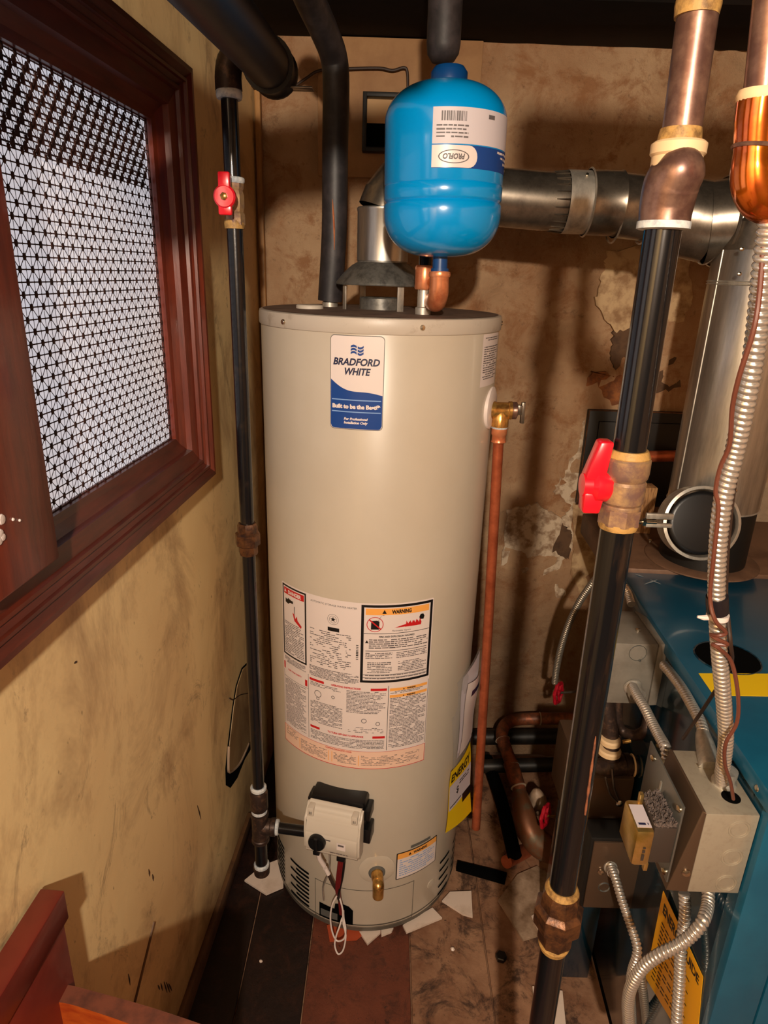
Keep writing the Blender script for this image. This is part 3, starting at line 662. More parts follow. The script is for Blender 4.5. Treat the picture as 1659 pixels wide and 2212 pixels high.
# burner access cover
b = B(); frame_rect(b, m1, U(-29), U(30), 0.032, 0.1555, 0.0015); mk('access_cover', b, 'base_ring', heater, label='outline of the removable burner access cover')
b = B()
top = [(-26, .084), (-16.5, .080), (-16, .098), (-12, .103), (-8, .098), (-5.5, .086)]; cols = []
for k in range(42):
    dg_ = -26 + 20.5 * k / 41
    for (a0, v0), (a1, v1) in zip(top, top[1:]):
        if a0 <= dg_ <= a1 + 1e-6: vt = v0 + (v1 - v0) * (dg_ - a0) / (a1 - a0); break
    cols += [m1(U(dg_), 0.037), m1(U(dg_), vt)]
b._add(cols, [(2 * i, 2 * i + 2, 2 * i + 3, 2 * i + 1) for i in range(41)]); mk('access_opening', b, 'void', heater)
mk('cover_shield', (lambda q: (patch(q, off_map(hmap, 0.002), U(-25), U(-14.5), 0.044, 0.066, 4), q)[1])(B()), 'greyp', heater)
for t, v, rr in ((7.2, 0.222, 0.044), (43.5, 0.105, 0.014)):
    b = B().lathe([(rr, 0), (rr * 0.9, 0.0018), (rr * 0.55, 0.0028), (0.0001, 0.003)], H(t, v, RH - 0.0012), H(t, v, 1) - H(t, v, 0), 40)
    mk('pressed_dimple', b, 'heater', heater)

# gas control valve
def hframe(th, z0):
    n = (H(th, 0, 1) - H(th, 0, 0)); n.z = 0; n.normalize(); t = Vector((-n.y, n.x, 0)) ; c = H(th, z0)
    return lambda u, o, v: c + t * u + n * o + Vector((0, 0, v))
TV = -13.0; vf = hframe(TV, 0.388)
def vf2(u, o, v):
    if v >= -0.07: return vf(u, o, v)
    return vf(u - 0.016 * min(1, (-0.07 - v) / 0.1), o, -0.07 + (v + 0.07) * 1.36)
mk('valve_bracket', B().box(-0.064, 0.064, -0.02, 0.036, -0.050, 0.072, 0.010, fr=vf).box(0.055, 0.078, -0.01, 0.03, -0.045, -0.005, 0.003, fr=vf).box(0.055, 0.076, -0.01, 0.03, 0.020, 0.050, 0.003, fr=vf).box(-0.072, -0.055, -0.01, 0.03, 0.025, 0.055, 0.003, fr=vf), 'blackplast', heater, label='black plastic valve bracket')
b = B()
prof = [(0.036, -0.064), (0.068, -0.060), (0.078, -0.045), (0.080, 0.006), (0.066, 0.034), (0.062, 0.050), (0.050, 0.064), (0.036, 0.066)]
vs = [vf(-0.065, o, v) for o, v in prof] + [vf(0.065, o, v) for o, v in prof]; n = len(prof)
_, ff = b._add(vs, [tuple(range(n))[::-1], tuple(range(n, 2 * n))] + [(i, (i + 1) % n, n + (i + 1) % n, n + i) for i in range(n)])
bmesh.ops.bevel(b.bm, geom=list(b.bm.edges), offset=0.005, segments=3, affect='EDGES')
vc = mk('valve_cover', b, 'plast', heater, label='cream plastic gas control cover', ang=50)
b = B()
for sx in (-0.052, 0.050): mk('cover_clip', B().box(sx - .007, sx + .007, 0.040, 0.068, 0.040, 0.062, 0.002, fr=vf), 'plast', vc)
b = B()
for sx in (-0.054, -0.050, 0.048, 0.052): b.box(sx - .0006, sx + .0006, 0.0675, 0.0688, 0.046, 0.053, fr=vf)
for sx, ww in ((0.031, .011),): pass
mk('cover_marks', b, 'black', vc)
nrm = (vf(0, 1, 0) - vf(0, 0, 0))
b = B().lathe([(0.020, 0), (0.020, 0.008), (0.018, 0.012), (0.0001, 0.012)], vf(-0.031, 0.0790, -0.014), nrm, 28)
b.box(-0.035, -0.027, 0.088, 0.096, -0.032, 0.004, 0.001, fr=vf)
mk('thermostat_knob', b, 'blackplast', heater, label='round black thermostat knob')
vmap = lambda u, v: vf(u, 0.0806, v)
b = B(); patch(b, vmap, 0.014, 0.034, -0.026, -0.006, 1); st = mk('valve_sticker', b, 'white', vc)
b = B(); lines(b, lambda u, v: vf(u, 0.0810, v), 0.017, 0.031, -0.010, -0.018, 0.0075, 0.006, 3, 1, False); lines(b, lambda u, v: vf(u, 0.0810, v), -0.016, 0.008, -0.003, -0.007, 0.005, 0.0035, 5); lines(b, lambda u, v: vf(u, 0.0812, v), -0.002, 0.040, -0.036, -0.0405, 0.005, 0.002, 6)
mk('valve_print', b, 'ink', vc)
b = B().box(0.010, 0.030, 0.045, 0.070, -0.072, -0.060, 0.002, fr=vf).box(-0.048, -0.032, 0.045, 0.066, -0.074, -0.060, 0.002, fr=vf); mk('wire_plug', b, 'blackplast', heater)
mk('igniter_holder', B().tube([vf2(-0.040, .055, -.068), vf2(-0.034, .05, -.090), vf2(-0.022, .045, -.108)], 0.006, 10).tube([vf2(-0.018, .044, -.114), vf2(-0.008, .042, -.128)], 0.0055, 10), 'wwhite', heater, label='white igniter connector below the valve')
mk('valve_wire', B().tube([vf2(-0.008, .042, -.128), vf2(0.006, .038, -.152), vf2(0.016, .03, -.172), vf2(0.018, .02, -.20)], 0.0042, 8, smooth=4), 'wiredk', heater)
mk('sensor_tube', B().tube([vf2(-0.014, .05, -.06), vf2(-0.012, .035, -.10), vf2(-0.010, .030, -.135), vf2(-0.022, .02, -.18), vf2(-0.025, .006, -.225)], 0.0022, 8, smooth=4), 'galv', heater)
b = B()
for dx in (-.004, 0, .004): b.tube([vf2(0.018 + dx, .056, -.070), vf2(0.019 + dx, .050, -.12), vf2(0.021 + dx, .04, -.165), vf2(0.020 + dx * .5, .02, -.20), vf2(0.022 + dx, .006, -.25)], 0.0028, 8, smooth=4)
mk('wire_bundle', b, 'wred', heater, label='maroon wire bundle')
mk('wire_bundle', B().tube([vf2(0.026, .055, -.072), vf2(0.027, .048, -.12), vf2(0.024, .04, -.168), vf2(0.020, .02, -.205)], 0.0032, 8, smooth=4), 'black', heater, label='black wire beside the maroon ones')
b = B()
b.tube([vf2(0.016, .030, -.185), vf2(0.006, .034, -.205), vf2(0.002, .036, -.235), vf2(0.008, .040, -.265), vf2(0.022, .045, -.280), vf2(0.040, .045, -.270), vf2(0.042, .040, -.250), vf2(0.034, .03, -.235), vf2(0.030, .02, -.225)], 0.0021, 8, smooth=6)
b.tube([vf2(0.022, .030, -.185), vf2(0.032, .034, -.21), vf2(0.034, .035, -.240), vf2(0.044, .045, -.262), vf2(0.040, .052, -.292), vf2(0.028, .055, -.302), vf2(0.018, .050, -.288), vf2(0.020, .045, -.268), vf2(0.026, .040, -.25), vf2(0.030, .03, -.235)], 0.0021, 8, smooth=6)
mk('wire_loop', b, 'wwhite', heater, label='white wire loops hanging before the burner opening')
# drain valve
dn = H(7.2, 0, 1) - H(7.2, 0, 0); dc = H(7.2, 0.214)
dv = mk('drain_escutcheon', B().lathe([(0.021, 0), (0.020, 0.004), (0.016, 0.005), (0.0001, 0.005)], dc, dn, 28), 'greyp', heater)
b = B().lathe([(0.0145, 0), (0.0145, 0.020), (0.013, 0.024), (0.013, 0.030)], dc, dn, 24)
b.tube([dc + dn * .026, dc + dn * .036 + Vector((0, 0, -.004)), dc + dn * .038 + Vector((0, 0, -.020)), dc + dn * .038 + Vector((0, 0, -.034))], [0.013, 0.014, 0.0135, 0.0135], 20, smooth=4)
mk('drain_valve', b, 'brass', heater, label='brass drain valve')
# T&P port ring
tn = (H(70, 0, 1) - H(70, 0, 0)).normalized(); tc_ = H(70, 1.318)
mk('port_escutcheon', B().lathe([(0.045, -0.012), (0.044, 0.003), (0.036, 0.006), (0.0001, 0.006)], tc_, tn, 32), 'white', heater, label='white plastic ring around relief valve port')
# manual pouch and energy guide, fixed to the right side
def quadmap(tl, tr, bl, br, bulge):
    c = [P(*q) for q in (tl, tr, bl, br)]
    def f(u, v, d=0.0):
        q = c[2].lerp(c[3], u).lerp(c[0].lerp(c[1], u), v)
        return q + Vector((0.5, -0.86, 0)) * (bulge * sin(pi * u) * (0.4 + 0.6 * v) + 0.003 * sin(6 * v + 3 * u) + d)
    return f
a = N('clear_plastic_pouch'); a.base(lin((205, 200, 196))); a.b.inputs['Roughness'].default_value = 0.15; a.b.inputs['Alpha'].default_value = 0.30; MT['pouch'] = a.m
qp = quadmap((977, 1488, 1.300), (1036, 1395, 1.405), (978, 1668, 1.305), (1016, 1610, 1.405), 0.006)
b = B(); patch(b, qp, 0, 1, 0, 1, 10, 10)
mp_ = mk('manual_pouch', b, 'pouch', heater, label='clear plastic document pouch on the right side', ang=180)
qm = quadmap((1001, 1465, 1.330), (1036, 1405, 1.400), (986, 1640, 1.318), (1018, 1590, 1.400), 0.002)
b = B(); patch(b, qm, 0, 1, 0, 1, 8, 8); pm = mk('manual', b, 'paper', mp_, label='folded white manual inside the pouch', ang=180)
qn = quadmap((1012, 1478, 1.333), (1036, 1448, 1.395), (991, 1634, 1.316), (1020, 1580, 1.395), 0.006)
b = B(); patch(b, qn, 0, 1, 0, 1, 8, 8); mk('manual', b, 'white', mp_, label='front fold of the white manual', ang=180)
b = B(); patch(b, off_map(qn, 0.001), 0.35, 1, 0.76, 0.85, 3, 1); mk('manual_print', b, 'navy2', mp_)
eg = quadmap((975, 1668, 1.296), (1015, 1601, 1.390), (962, 1800, 1.290), (1018, 1752, 1.385), 0.004)
b = B(); patch(b, eg, 0, 1, 0, 1, 10, 10); ec = mk('energy_card', b, 'yellow', heater, label='yellow energy card with white centre', ang=180)
b = B(); patch(b, lambda u, v: eg(u, v, 0.0012), 0.02, 0.98, 0.36, 0.74, 8, 6); mk('card_panel', b, 'paper', ec, ang=180)
b = B()
vs_, fs_ = text2d('ENERGY', 1.0, 0, 0.03); xs = [q[0] for q in vs_]; x0_, x1_ = min(xs), max(xs)
b._add([eg(0.06 + 0.85 * (x - x0_) / (x1_ - x0_), 0.79 + y * 0.18, 0.0018) for x, y in vs_], fs_)
patch(b, lambda u, v: eg(u, v, 0.0018), 0.6, 0.98, 0.28, 0.40, 4, 1); patch(b, lambda u, v: eg(u, v, 0.0018), 0.06, 0.55, 0.395, 0.41, 4, 1)
vs_, fs_ = text2d('$', 1.0, 0, 0.02); b._add([eg(0.38 + x * 0.2, 0.52 + y * 0.14, 0.0018) for x, y in vs_], fs_)
lines(b, lambda u, v: eg(u, v, 0.0018), 0.45, 0.9, 0.68, 0.60, 0.04, 0.02, 4)
mk('card_print', b, 'black', ec, kind='stuff')

# ------------------------------------------------------------------ draft hood on the heater
dh = thing('draft_hood', (AX, AY, 1.503), 'grey sheet metal draft hood on thin legs on the heater top', 'draft hood')
mk('hood_cone', B().lathe([(0.094, 0.048), (0.095, 0.050), (0.094, 0.053), (0.080, 0.070), (0.062, 0.086), (0.051, 0.092), (0.051, 0.10)], (AX, AY, 1.503), seg=48, cap=False), 'hood', dh)
for th in (28, 150, -150, -62):
    t = radians(th); c = Vector((AX + 0.084 * sin(t), AY - 0.084 * cos(t), 1.503))
    ny = Vector((sin(t), -cos(t), 0)); tx = Vector((cos(t), sin(t), 0))
    mk('leg', B().box(-.007, .007, -.001, .001, 0, .056, 0.0004, fr=lambda a_, b_, c_, c0=c, n_=ny, t_=tx: c0 + t_ * a_ + n_ * b_ + Vector((0, 0, c_))), 'galv', dh)
mk('flue_outlet', B().lathe([(0.045, 0), (0.045, 0.022), (0.043, 0.024)], (AX, AY, 1.503), seg=32, cap=False), 'hood', dh, label='short flue stub below the hood')
# ------------------------------------------------------------------ flue connector
fc = thing('flue_connector', (AX, AY, 1.60), 'galvanised vent pipe elbowing right from heater to boiler stack', 'vent pipe')
mk('collar', B().lathe([(0.0525, 0), (0.0525, 0.092), (0.0535, 0.094), (0.0535, 0.098), (0.0515, 0.10)], (AX, AY, 1.598), seg=40, cap=False), 'stack', fc)
b = B(); b.tube([(AX, AY, 1.69), (AX + 0.008, AY + 0.002, 1.712), (AX + 0.028, AY + 0.006, 1.738), (AX + 0.06, AY + 0.012, 1.752), (AX + 0.10, AY + 0.02, 1.752), (AX + 0.13, AY + 0.025, 1.745)], 0.0525, 36, cap=False)
mk('elbow', b, 'galvdark', fc, ang=12)
zc = 1.722; yc = 1.485
mk('straight_pipe', B().tube([(0.06, yc, 1.735), (0.30, yc, zc), (0.345, yc, zc)], [0.054, 0.055, 0.055], 40, cap=False), 'galvdark', fc)
b = B(); seg = 48
for k in range(seg):
    if k % 2: continue
    a0 = 2 * pi * k / seg; p0 = Vector((0.318, yc + 0.0555 * cos(a0), zc + 0.0555 * sin(a0))); p1 = Vector((0.350, yc + 0.0575 * cos(a0), zc + 0.0575 * sin(a0)))
    b.tube([p0, p1], [0.0008, 0.0020], 5)
mk('crimped_end', b, 'galvdark', fc)
b = B(); b.tube([(0.345, yc, zc), (0.365, yc, zc), (0.392, yc, zc)], 0.0595, 40, cap=False); mk('adapter', b, 'galv', fc)
gx = [0.392, 0.455, 0.515, 0.565]
for i in range(3):
    tilt = 0.010 * i
    b = B(); b.tube([(gx[i], yc + tilt * 0.4, zc - tilt * .3), (gx[i] + .004, yc + tilt * .4, zc - tilt * .3), (gx[i + 1] - .004, yc + tilt, zc - tilt * .6), (gx[i + 1], yc + tilt, zc - tilt * .6)], [0.0625, 0.061, 0.061, 0.0625], 40, cap=False)
    mk('elbow_gore', b, 'galvdark', fc)
mk('taper', B().tube([(0.565, yc + .02, zc - .014), (0.60, yc + .02, zc - .02), (0.655, yc + .01, zc - .03)], [0.0635, 0.075, 0.077], 40, cap=False), 'galvdark', fc)
b = B()
for x in (0.392, 0.455, 0.515, 0.566, 0.654): b.lathe([(0.0625 if x < .6 else .078, -.002), (0.0655 if x < .6 else .081, 0), (0.0625 if x < .6 else .078, .002)], (x, yc + (.0 if x < .4 else .01), zc - (0 if x < .4 else .01 if x < .6 else .03)), (1, 0, 0), 40, cap=False)
mk('seam_ridge', b, 'galv', fc)
b = B()
for px, py in ((1268, 378),): b.lathe([(0.003, 0), (0.003, .003), (.0001, .004)], P(px, py, 1.445), (0, -1, 0.6), 8)
mk('sheet_screw', b, 'screw', fc)

# ------------------------------------------------------------------ expansion tank
tb, tt = P(951, 556, 1.235), P(966, 178, 1.235)
ta = (tt - tb); TL = ta.length; tax = ta.normalized()
et = thing('expansion_tank', tb, 'bright blue expansion tank with white label above the heater', 'expansion tank')
TR = 0.099
prof = [(0.0001 + TR * sin(pi / 2 * k / 18) ** 0.78, 0.068 * (1 - cos(pi / 2 * k / 18)) ** 1.1) for k in range(19)]
prof += [(TR, 0.080), (TR - .0012, 0.082), (TR - .003, 0.0845), (TR - .0012, .087), (TR, 0.089), (TR, .108), (TR - .0012, .110), (TR, .112)]
prof += [(0.0001 + TR * cos(pi / 2 * k / 18) ** 0.72, TL - .056 + .056 * sin(pi / 2 * k / 18) ** 1.1) for k in range(19)]
mk('tank_body', B().lathe(prof, tb, tax, 96), 'blue', et, ang=60)
mk('tank_cap', B().lathe([(0.030, -.006), (0.030, 0.010), (0.024, 0.018), (0.0001, 0.019)], tt + Vector((0.004, .02, .008)), tax, 28), 'bluedk', et, label='dark blue cap on the tank top')
mk('connection_neck', B().lathe([(0.013, -0.026), (0.013, 0.004)], tb, tax, 20).lathe([(0.0155, -0.028), (0.0155, -0.018)], tb, tax, 20), 'bluedk', et)
tu = tax.orthogonal(); fr0 = Vector((0, -1, 0)); fr0 = (fr0 - tax * fr0.dot(tax)).normalized(); rt0 = tax.cross(fr0) * 1
if rt0.x < 0: rt0 = -rt0
def tmap(u, v, d=0.0):
    t = u / TR; return tb + tax * v + (fr0 * cos(t) + rt0 * sin(t)) * (TR + d)
t0, t1, t2 = off_map(tmap, .0006), off_map(tmap, .0010), off_map(tmap, .0014)
uL, uR = -0.026, 0.150
b = B(); patch(b, t0, uL, uR, 0.1595, 0.2085, 20); tl = mk('tank_label', b, 'paper', et, label='white tank label printed upside down')
b = B(); patch(b, t0, uL, uR, 0.1265, 0.158, 20); mk('blue_band', b, 'navy', tl)
b = B(); rounded_patch(b, t1, uL, 0.046, 0.127, 0.1575, 0.0145, 12); patch(b, t1, uL, uL + .02, 0.127, 0.1575, 3); mk('logo_field', b, 'white', tl)
b = B()
for i in range(40):
    a0, a1 = 2 * pi * i / 40, 2 * pi * (i + 1) / 40; cu_, cv_ = 0.008, 0.1420
    for rx, ry in ((.024, .0095),): b._add([t2(cu_ + rx * cos(a0), cv_ + ry * sin(a0)), t2(cu_ + rx * cos(a1), cv_ + ry * sin(a1)), t2(cu_ + (rx - .0018) * cos(a1), cv_ + (ry - .0012) * sin(a1)), t2(cu_ + (rx - .0018) * cos(a0), cv_ + (ry - .0012) * sin(a0))], [(0, 1, 2, 3)])
flip = lambda cu, cv, mp: (lambda u, v: mp(cu - u, cv - v))
put_text(b, 'PROFLO', flip(0.008, 0.1420, t2), 0, 0, 0.0075, 0.034, shear=0.2, bold=0.0004)
mk('lettering', b, 'ink', tl)
b = B(); x = uL + .013
rn = random.Random(5)
while x < uL + .052: wv = rn.choice((.0008, .0014, .0024)); patch(b, t1, x, x + wv, 0.190, 0.203, 1); x += wv + rn.choice((.0008, .0014))
mk('barcode', b, 'ink', tl)
b = B(); lines(b, t1, uL + .006, uL + .055, 0.185, 0.166, 0.0050, 0.0024, 61, .85); lines(b, t1, uL + .075, uL + .14, 0.202, 0.194, 0.01, 0.006, 62, .5); mk('fine_print', b, 'ink', tl, kind='stuff')
b = B()
for i, wd in enumerate((.060, .048, .036, .020)): lines(b, t1, uR - wd, uR - .004, 0.1550 - i * .0068, 0.1550 - i * .0068 - .0055, .01, .0036, 70 + i, 1, False)
mk('white_print', b, 'white', tl, kind='stuff')

# copper elbow feeding the tank, and hot outlet piping
he = thing('copper_elbow', P(940, 650, 1.235), 'polished copper elbow joining the tank to the heater outlet', 'pipe fitting')
e1 = tb - tax * 0.024
b = B(); b.tube([e1, e1 - tax * 0.012, e1 - tax * 0.035 + Vector((0, 0.006, 0)), e1 - tax * 0.05 + Vector((-.002, .026, 0)), e1 - tax * 0.053 + Vector((-.004, .055, 0)), e1 - tax * .052 + Vector((-.006, .085, 0))], [0.0185, 0.0165, 0.0175, 0.0175, 0.0165, 0.0165], 28, smooth=4)
mk('elbow_body', b, 'copperbright', he, ang=70); mk('elbow_rim', B().lathe([(0.0185, -.004), (0.0195, 0), (0.0185, .004)], e1 - tax * .004, tax, 28), 'copperbright', he)
hb = Vector((0.062, 1.325, 1.503))
ho = thing('hot_outlet_pipe', hb, 'thin copper and dark outlet pipe rising behind the blue tank', 'pipe')
mk('nipple', B().lathe([(0.015, 0), (0.015, .012), (0.0115, .014), (0.0115, .075)], hb, seg=20), 'galv', ho)
mk('tee', B().lathe([(0.0165, 0.045), (0.018, 0.048), (0.018, 0.085), (0.0165, 0.088)], hb, seg=24), 'copperbright', ho)
mk('riser', B().tube([hb + Vector((0, 0, .08)), hb + Vector((0.0, 0.03, .2)), P(957, 200, 1.38), P(955, 120, 1.40), P(955, 60, 1.40)], 0.0115, 16, smooth=4), 'blackpipe', ho)
# black foam sleeve above the tank
fs1 = P(957, 118, 1.36); fs0 = P(966, -120, 1.30)
fm = thing('foam_pipe_sleeve', fs1, 'black foam pipe sleeve hanging from ceiling above the blue tank', 'pipe insulation')
mk('sleeve', B().tube([P(957, 137, 1.36), P(957, 133, 1.36), P(957, 118, 1.36), P(958, 96, 1.355), P(961, 30, 1.35), fs0], [0.010, 0.020, 0.0275, 0.0295, 0.0295, 0.0295], 28), 'foam', fm)
# insulated cold pipe left of the hood
ci = thing('insulated_cold_pipe', (-0.132, 1.505, 1.50), 'thick black foam-wrapped water pipe rising from the heater top', 'pipe')
pts = [Vector((-0.132, 1.505, 1.515)), P(722, 500, 1.50), P(724, 320, 1.50), P(726, 180, 1.50), P(720, 120, 1.49), P(700, 66, 1.44), P(670, 0, 1.36), P(645, -60, 1.28)]
mk('foam_sleeve', B().tube(pts, 0.0262, 28, smooth=6), 'foam', ci)
b = B()
ss = [P(718 + 0.0, 430, 1.474), P(720, 460, 1.4735), P(722, 500, 1.4735), P(722, 540, 1.4735)]
b.tube(ss, [0.0005, 0.0022, 0.0020, 0.0005], 6, smooth=4); mk('exposed_copper', b, 'copperbright', ci, label='strip of bright copper in the split foam')
mk('threaded_nipple', B().lathe([(0.017, 0), (0.017, .010), (0.0135, .012), (0.0135, .02)], (-0.132, 1.505, 1.502), seg=20), 'galv', ci)

# ------------------------------------------------------------------ back-wall fixtures
zt = ZC
bd = mk('backer_board', B().box(P(688, 82, YB).x, P(1022, 390, YB).x, YB - 0.022, YB - 0.008, P(900, 389, YB).z, zt - 0.002, 0.0015), 'board', None, 'tan backer board fixed high on the back wall behind the tank', 'board')
q0, q1 = P(785, 203, 1.87), P(850, 332, 1.87)
bx = thing('wall_box', (0, 1.87, q1.z), 'black open-fronted box with painted-lit beige interior on the backer board', 'wall box')
b = B(); x0, x1, z0, z1 = q0.x, q0.x + .145, q1.z, q0.z
for a_ in ((x0, x0 + .010, z0, z1), (x1 - .010, x1, z0, z1), (x0 + .009, x1 - .009, z1 - .010, z1), (x0 + .009, x1 - .009, z0, z0 + .010)): b.box(a_[0], a_[1], 1.842, 1.878, a_[2], a_[3], 0.001)
mk('frame', b, 'blackframe', bx); mk('back_panel', B().box(x0 + .009, x1 - .009, 1.872, 1.877, z0 + .01, z0 + .068), 'void', bx)
mk('lit_interior', B().box(x0 + .009, x1 - .009, 1.871, 1.8765, z0 + .066, z1 - .009), 'beige', bx)  # beige upper part: the lit top of the interior, put into the colour
cw = [P(548, 190, 1.88), P(590, 192, 1.88), P(625, 192, 1.88), P(660, 170, 1.87), P(692, 152, 1.865), P(760, 148, 1.865), P(820, 147, 1.865), P(848, 152, 1.865), P(872, 146, 1.865), P(880, 156, 1.865), P(881, 200, 1.865)]
mk('wall_cable', B().tube(cw, 0.0034, 8, smooth=5), 'wiredk', None, 'thin dark cable sagging along the upper back wall', 'cable')
# dark hatch behind the gas pipe
h0, h1 = P(1268, 882, YB), P(1462, 1090, YB)
ht = thing('cleanout_hatch', (h0.x, YB - .02, h1.z), 'dark metal cleanout hatch in the back wall behind gas pipe', 'hatch')
mk('hatch_frame', B().box(h0.x, h1.x + .04, YB - .028, YB - .004, h1.z, h0.z, 0.002), 'blackframe', ht)
mk('hatch_door', B().box(h0.x + .03, h1.x + .02, YB - .036, YB - .027, h1.z + .03, h0.z - .03, 0.002), 'blackframe', ht)
mk('hatch_rim', B().tube([(h0.x, YB - .029, h1.z), (h0.x, YB - .029, h0.z), (h1.x, YB - .029, h0.z)], 0.0022, 6), 'ironbrown', ht)
mk('copper_stub', B().tube([P(1380, 987, 1.80), P(1440, 985, 1.80), P(1456, 985, 1.81), P(1462, 984, 1.84), P(1460, 984, 1.9)], 0.016, 20), 'copper', None, 'short horizontal copper pipe stub beside the dark hatch', 'pipe')
# rough ledge at the wall foot and black drain pipes behind
for (xa, ya, xb_, yb_, Yd, r, lab) in ((1020, 1592, 1270, 1590, 1.84, .026, 'upper black pipe along the foot of the back wall'), (1040, 1655, 1270, 1650, 1.74, .022, 'lower black pipe along the foot of the back wall')):
    mk('drain_pipe', B().tube([P(xa, ya, Yd), P(xb_, yb_, Yd)], r, 16), 'bigpipe', None, lab, 'pipe', 'black pipes at the wall foot')
b = B(); pts = [P(1052, 1640, 1.80), P(1080, 1720, 1.62), P(1100, 1800, 1.47), P(1112, 1850, 1.40)]  # black strip added where there is only a dark shadow gap
mk('shade_gap_strip', B().tube(pts, 0.020, 10, smooth=4), 'void', None, 'added black strip for the dark shadow gap right of the heater', 'shade strip')

# ------------------------------------------------------------------ relief valve and discharge tube
rv = thing('relief_valve', tc_ + tn * .01, 'brass temperature relief valve on the heater right side', 'valve')
c0 = P(1082, 886, 1.372); xr = Vector((1, 0.0, 0))
mk('valve_body', B().lathe([(0.021, -.032), (0.021, -.026), (0.018, -.024), (0.018, -.012), (0.0165, -.010), (0.0165, .014), (0.019, .016), (0.019, .022)], c0, xr, 28).lathe([(0.0165, 0), (0.016, .012), (0.018, .016), (0.018, .034)], c0, (0, 0, -1), 28), 'brass', rv)
mk('valve_cap', B().lathe([(0.017, .022), (0.018, .024), (0.018, .032), (0.014, .034)], c0, xr, 24), 'brownpipe', rv, label='grey-brown valve cap')
mk('test_lever', B().box(.034, .044, -.006, .006, -.008, .012, .001, fr=lambda a_, b_, c_: c0 + Vector((a_, b_, c_))).box(.042, .050, -.005, .005, -.026, .018, .001, fr=lambda a_, b_, c_: c0 + Vector((a_, b_, c_))), 'galvdark', rv, label='dark steel test lever')
dtb = P(1028, 1788, 1.372)
dt = thing('discharge_tube', dtb, 'long copper discharge tube running down beside the heater', 'pipe')
j = c0 + Vector((0, 0, -.034))
mk('tube', B().tube([j + Vector((0, 0, -.01)), dtb + (j - dtb) * .6 + Vector((.001, 0, 0)), dtb], 0.0113, 24), 'copper', dt)
mk('adapter', B().lathe([(0.0155, 0), (0.0165, .004), (0.0165, .020), (0.0145, .024), (0.0145, .034), (0.0158, .037), (0.0125, .040)], j + Vector((0, 0, .004)), (dtb - j), 24), 'copperbright', dt)
mk('pipe_tape', B().lathe([(0.0168, -.004), (0.0172, 0), (0.0168, .004)], j, (0, 0, 1), 20), 'teflon', dt)

# ------------------------------------------------------------------ left gas line
GX, GY = -0.265, 1.20
def gl(py, px=505): return P(px, py, GY).z
gpl = thing('left_gas_pipe', (GX, GY, 0.28), 'thin black iron gas pipe standing between left wall and heater', 'gas pipe')
r34 = 0.0134
zE = gl(170, 495); zV1, zV0 = gl(392), gl(486); zU1, zU0 = gl(1132), gl(1190)
zT = P(560, 1702, GY).z
for za, zb in ((zV1 - .004, zE), (zU1 - .006, zV0 + .006), (zT - .01, zU0)): mk('pipe_length', B().tube([(GX, GY, za), (GX, GY, zb)], r34, 20), 'blackpipe', gpl)
ctr = Vector((GX, GY, zE))
b = B(); b.tube([ctr + Vector((0, 0, -.016)), ctr + Vector((0, 0, .006)), ctr + Vector((.006, 0, .026)), ctr + Vector((.026, 0, .036)), ctr + Vector((.056, 0, .036))], [.021, .0205, .020, .0205, .021], 24, smooth=4)
b.lathe([(.0225, -.006), (.0225, .004)], ctr + Vector((.054, 0, .036)), (1, 0, 0), 24)
mk('elbow', b, 'iron', gpl, ang=60)
mk('pipe_tape', B().lathe([(.019, -.006), (.0205, -.002), (.0205, .004), (.018, .008)], ctr + Vector((0, 0, -.022)), seg=20), 'teflon', gpl)
gv = mk('valve_body', B().lathe([(.017, 0), (.017, .016), (.0145, .02), (.0165, .028), (.0165, .045), (.0145, .052), (.0165, .056), (.0165, zV1 - zV0)], (GX + .001, GY, zV0), seg=8), 'oldbrass', gpl, label='aged brass valve body')
mk('pipe_tape', B().lathe([(.0165, -.003), (.0185, 0), (.0185, .004), (.0165, .006)], (GX + .001, GY, zV1), seg=16), 'teflon', gv)
mk('sealant_ring', B().lathe([(.0165, -.008), (.0172, 0), (.016, .006)], (GX, GY, zV0 + .002), seg=16), 'flux', gv)
hv = P(486, 425, GY - .045)
fh = lambda a_, b_, c_: hv + Vector((a_, b_, c_))
hd = mk('valve_handle', B().lathe([(.0175, -.006), (.0175, .004), (.015, .007), (.0001, .007)], hv, (0, -1, 0), 24).box(-.0095, .0095, -.006, .005, .006, .036, .003, fr=fh).box(-.011, .011, -.005, .004, -.027, -.008, .003, fr=fh), 'red', gpl, label='red lever handle')
mk('handle_nut', B().lathe([(.006, 0), (.006, .004), (.0045, .005)], hv + Vector((0, -.006, 0)), (0, -1, 0), 6), 'brass', hd)
mk('valve_stem', B().tube([hv + Vector((.002, 0, 0)), (GX, GY, hv.z)], .007, 10), 'oldbrass', gpl)
zu = (zU0 + zU1) / 2
mk('union', B().lathe([(.0175, -.034), (.019, -.030), (.019, -.016), (.0245, -.012), (.0245, .010), (.020, .013), (.020, .026), (.017, .032)], (GX, GY, zu), seg=8), 'ironbrown', gpl, label='brown hexagonal pipe union', ang=25)
z1_ = P(560, 1705, GY).z; z2_ = P(563, 1750, GY).z; zb_ = P(575, 1786, GY).z; z3_ = P(566, 1815, GY).z; z4_ = P(568, 1872, GY).z
mk('coupling', B().lathe([(.018, 0), (.0205, .004), (.0205, z1_ - z2_ - .012), (.0175, z1_ - z2_ - .006)], (GX, GY, z2_ + .004), seg=24), 'iron', gpl)
b = B().lathe([(.0205, 0), (.0205, .008), (.0185, .010), (.0185, z2_ - z3_ - .018), (.0205, z2_ - z3_ - .016), (.0205, z2_ - z3_ - .006)], (GX, GY, z3_), seg=24)
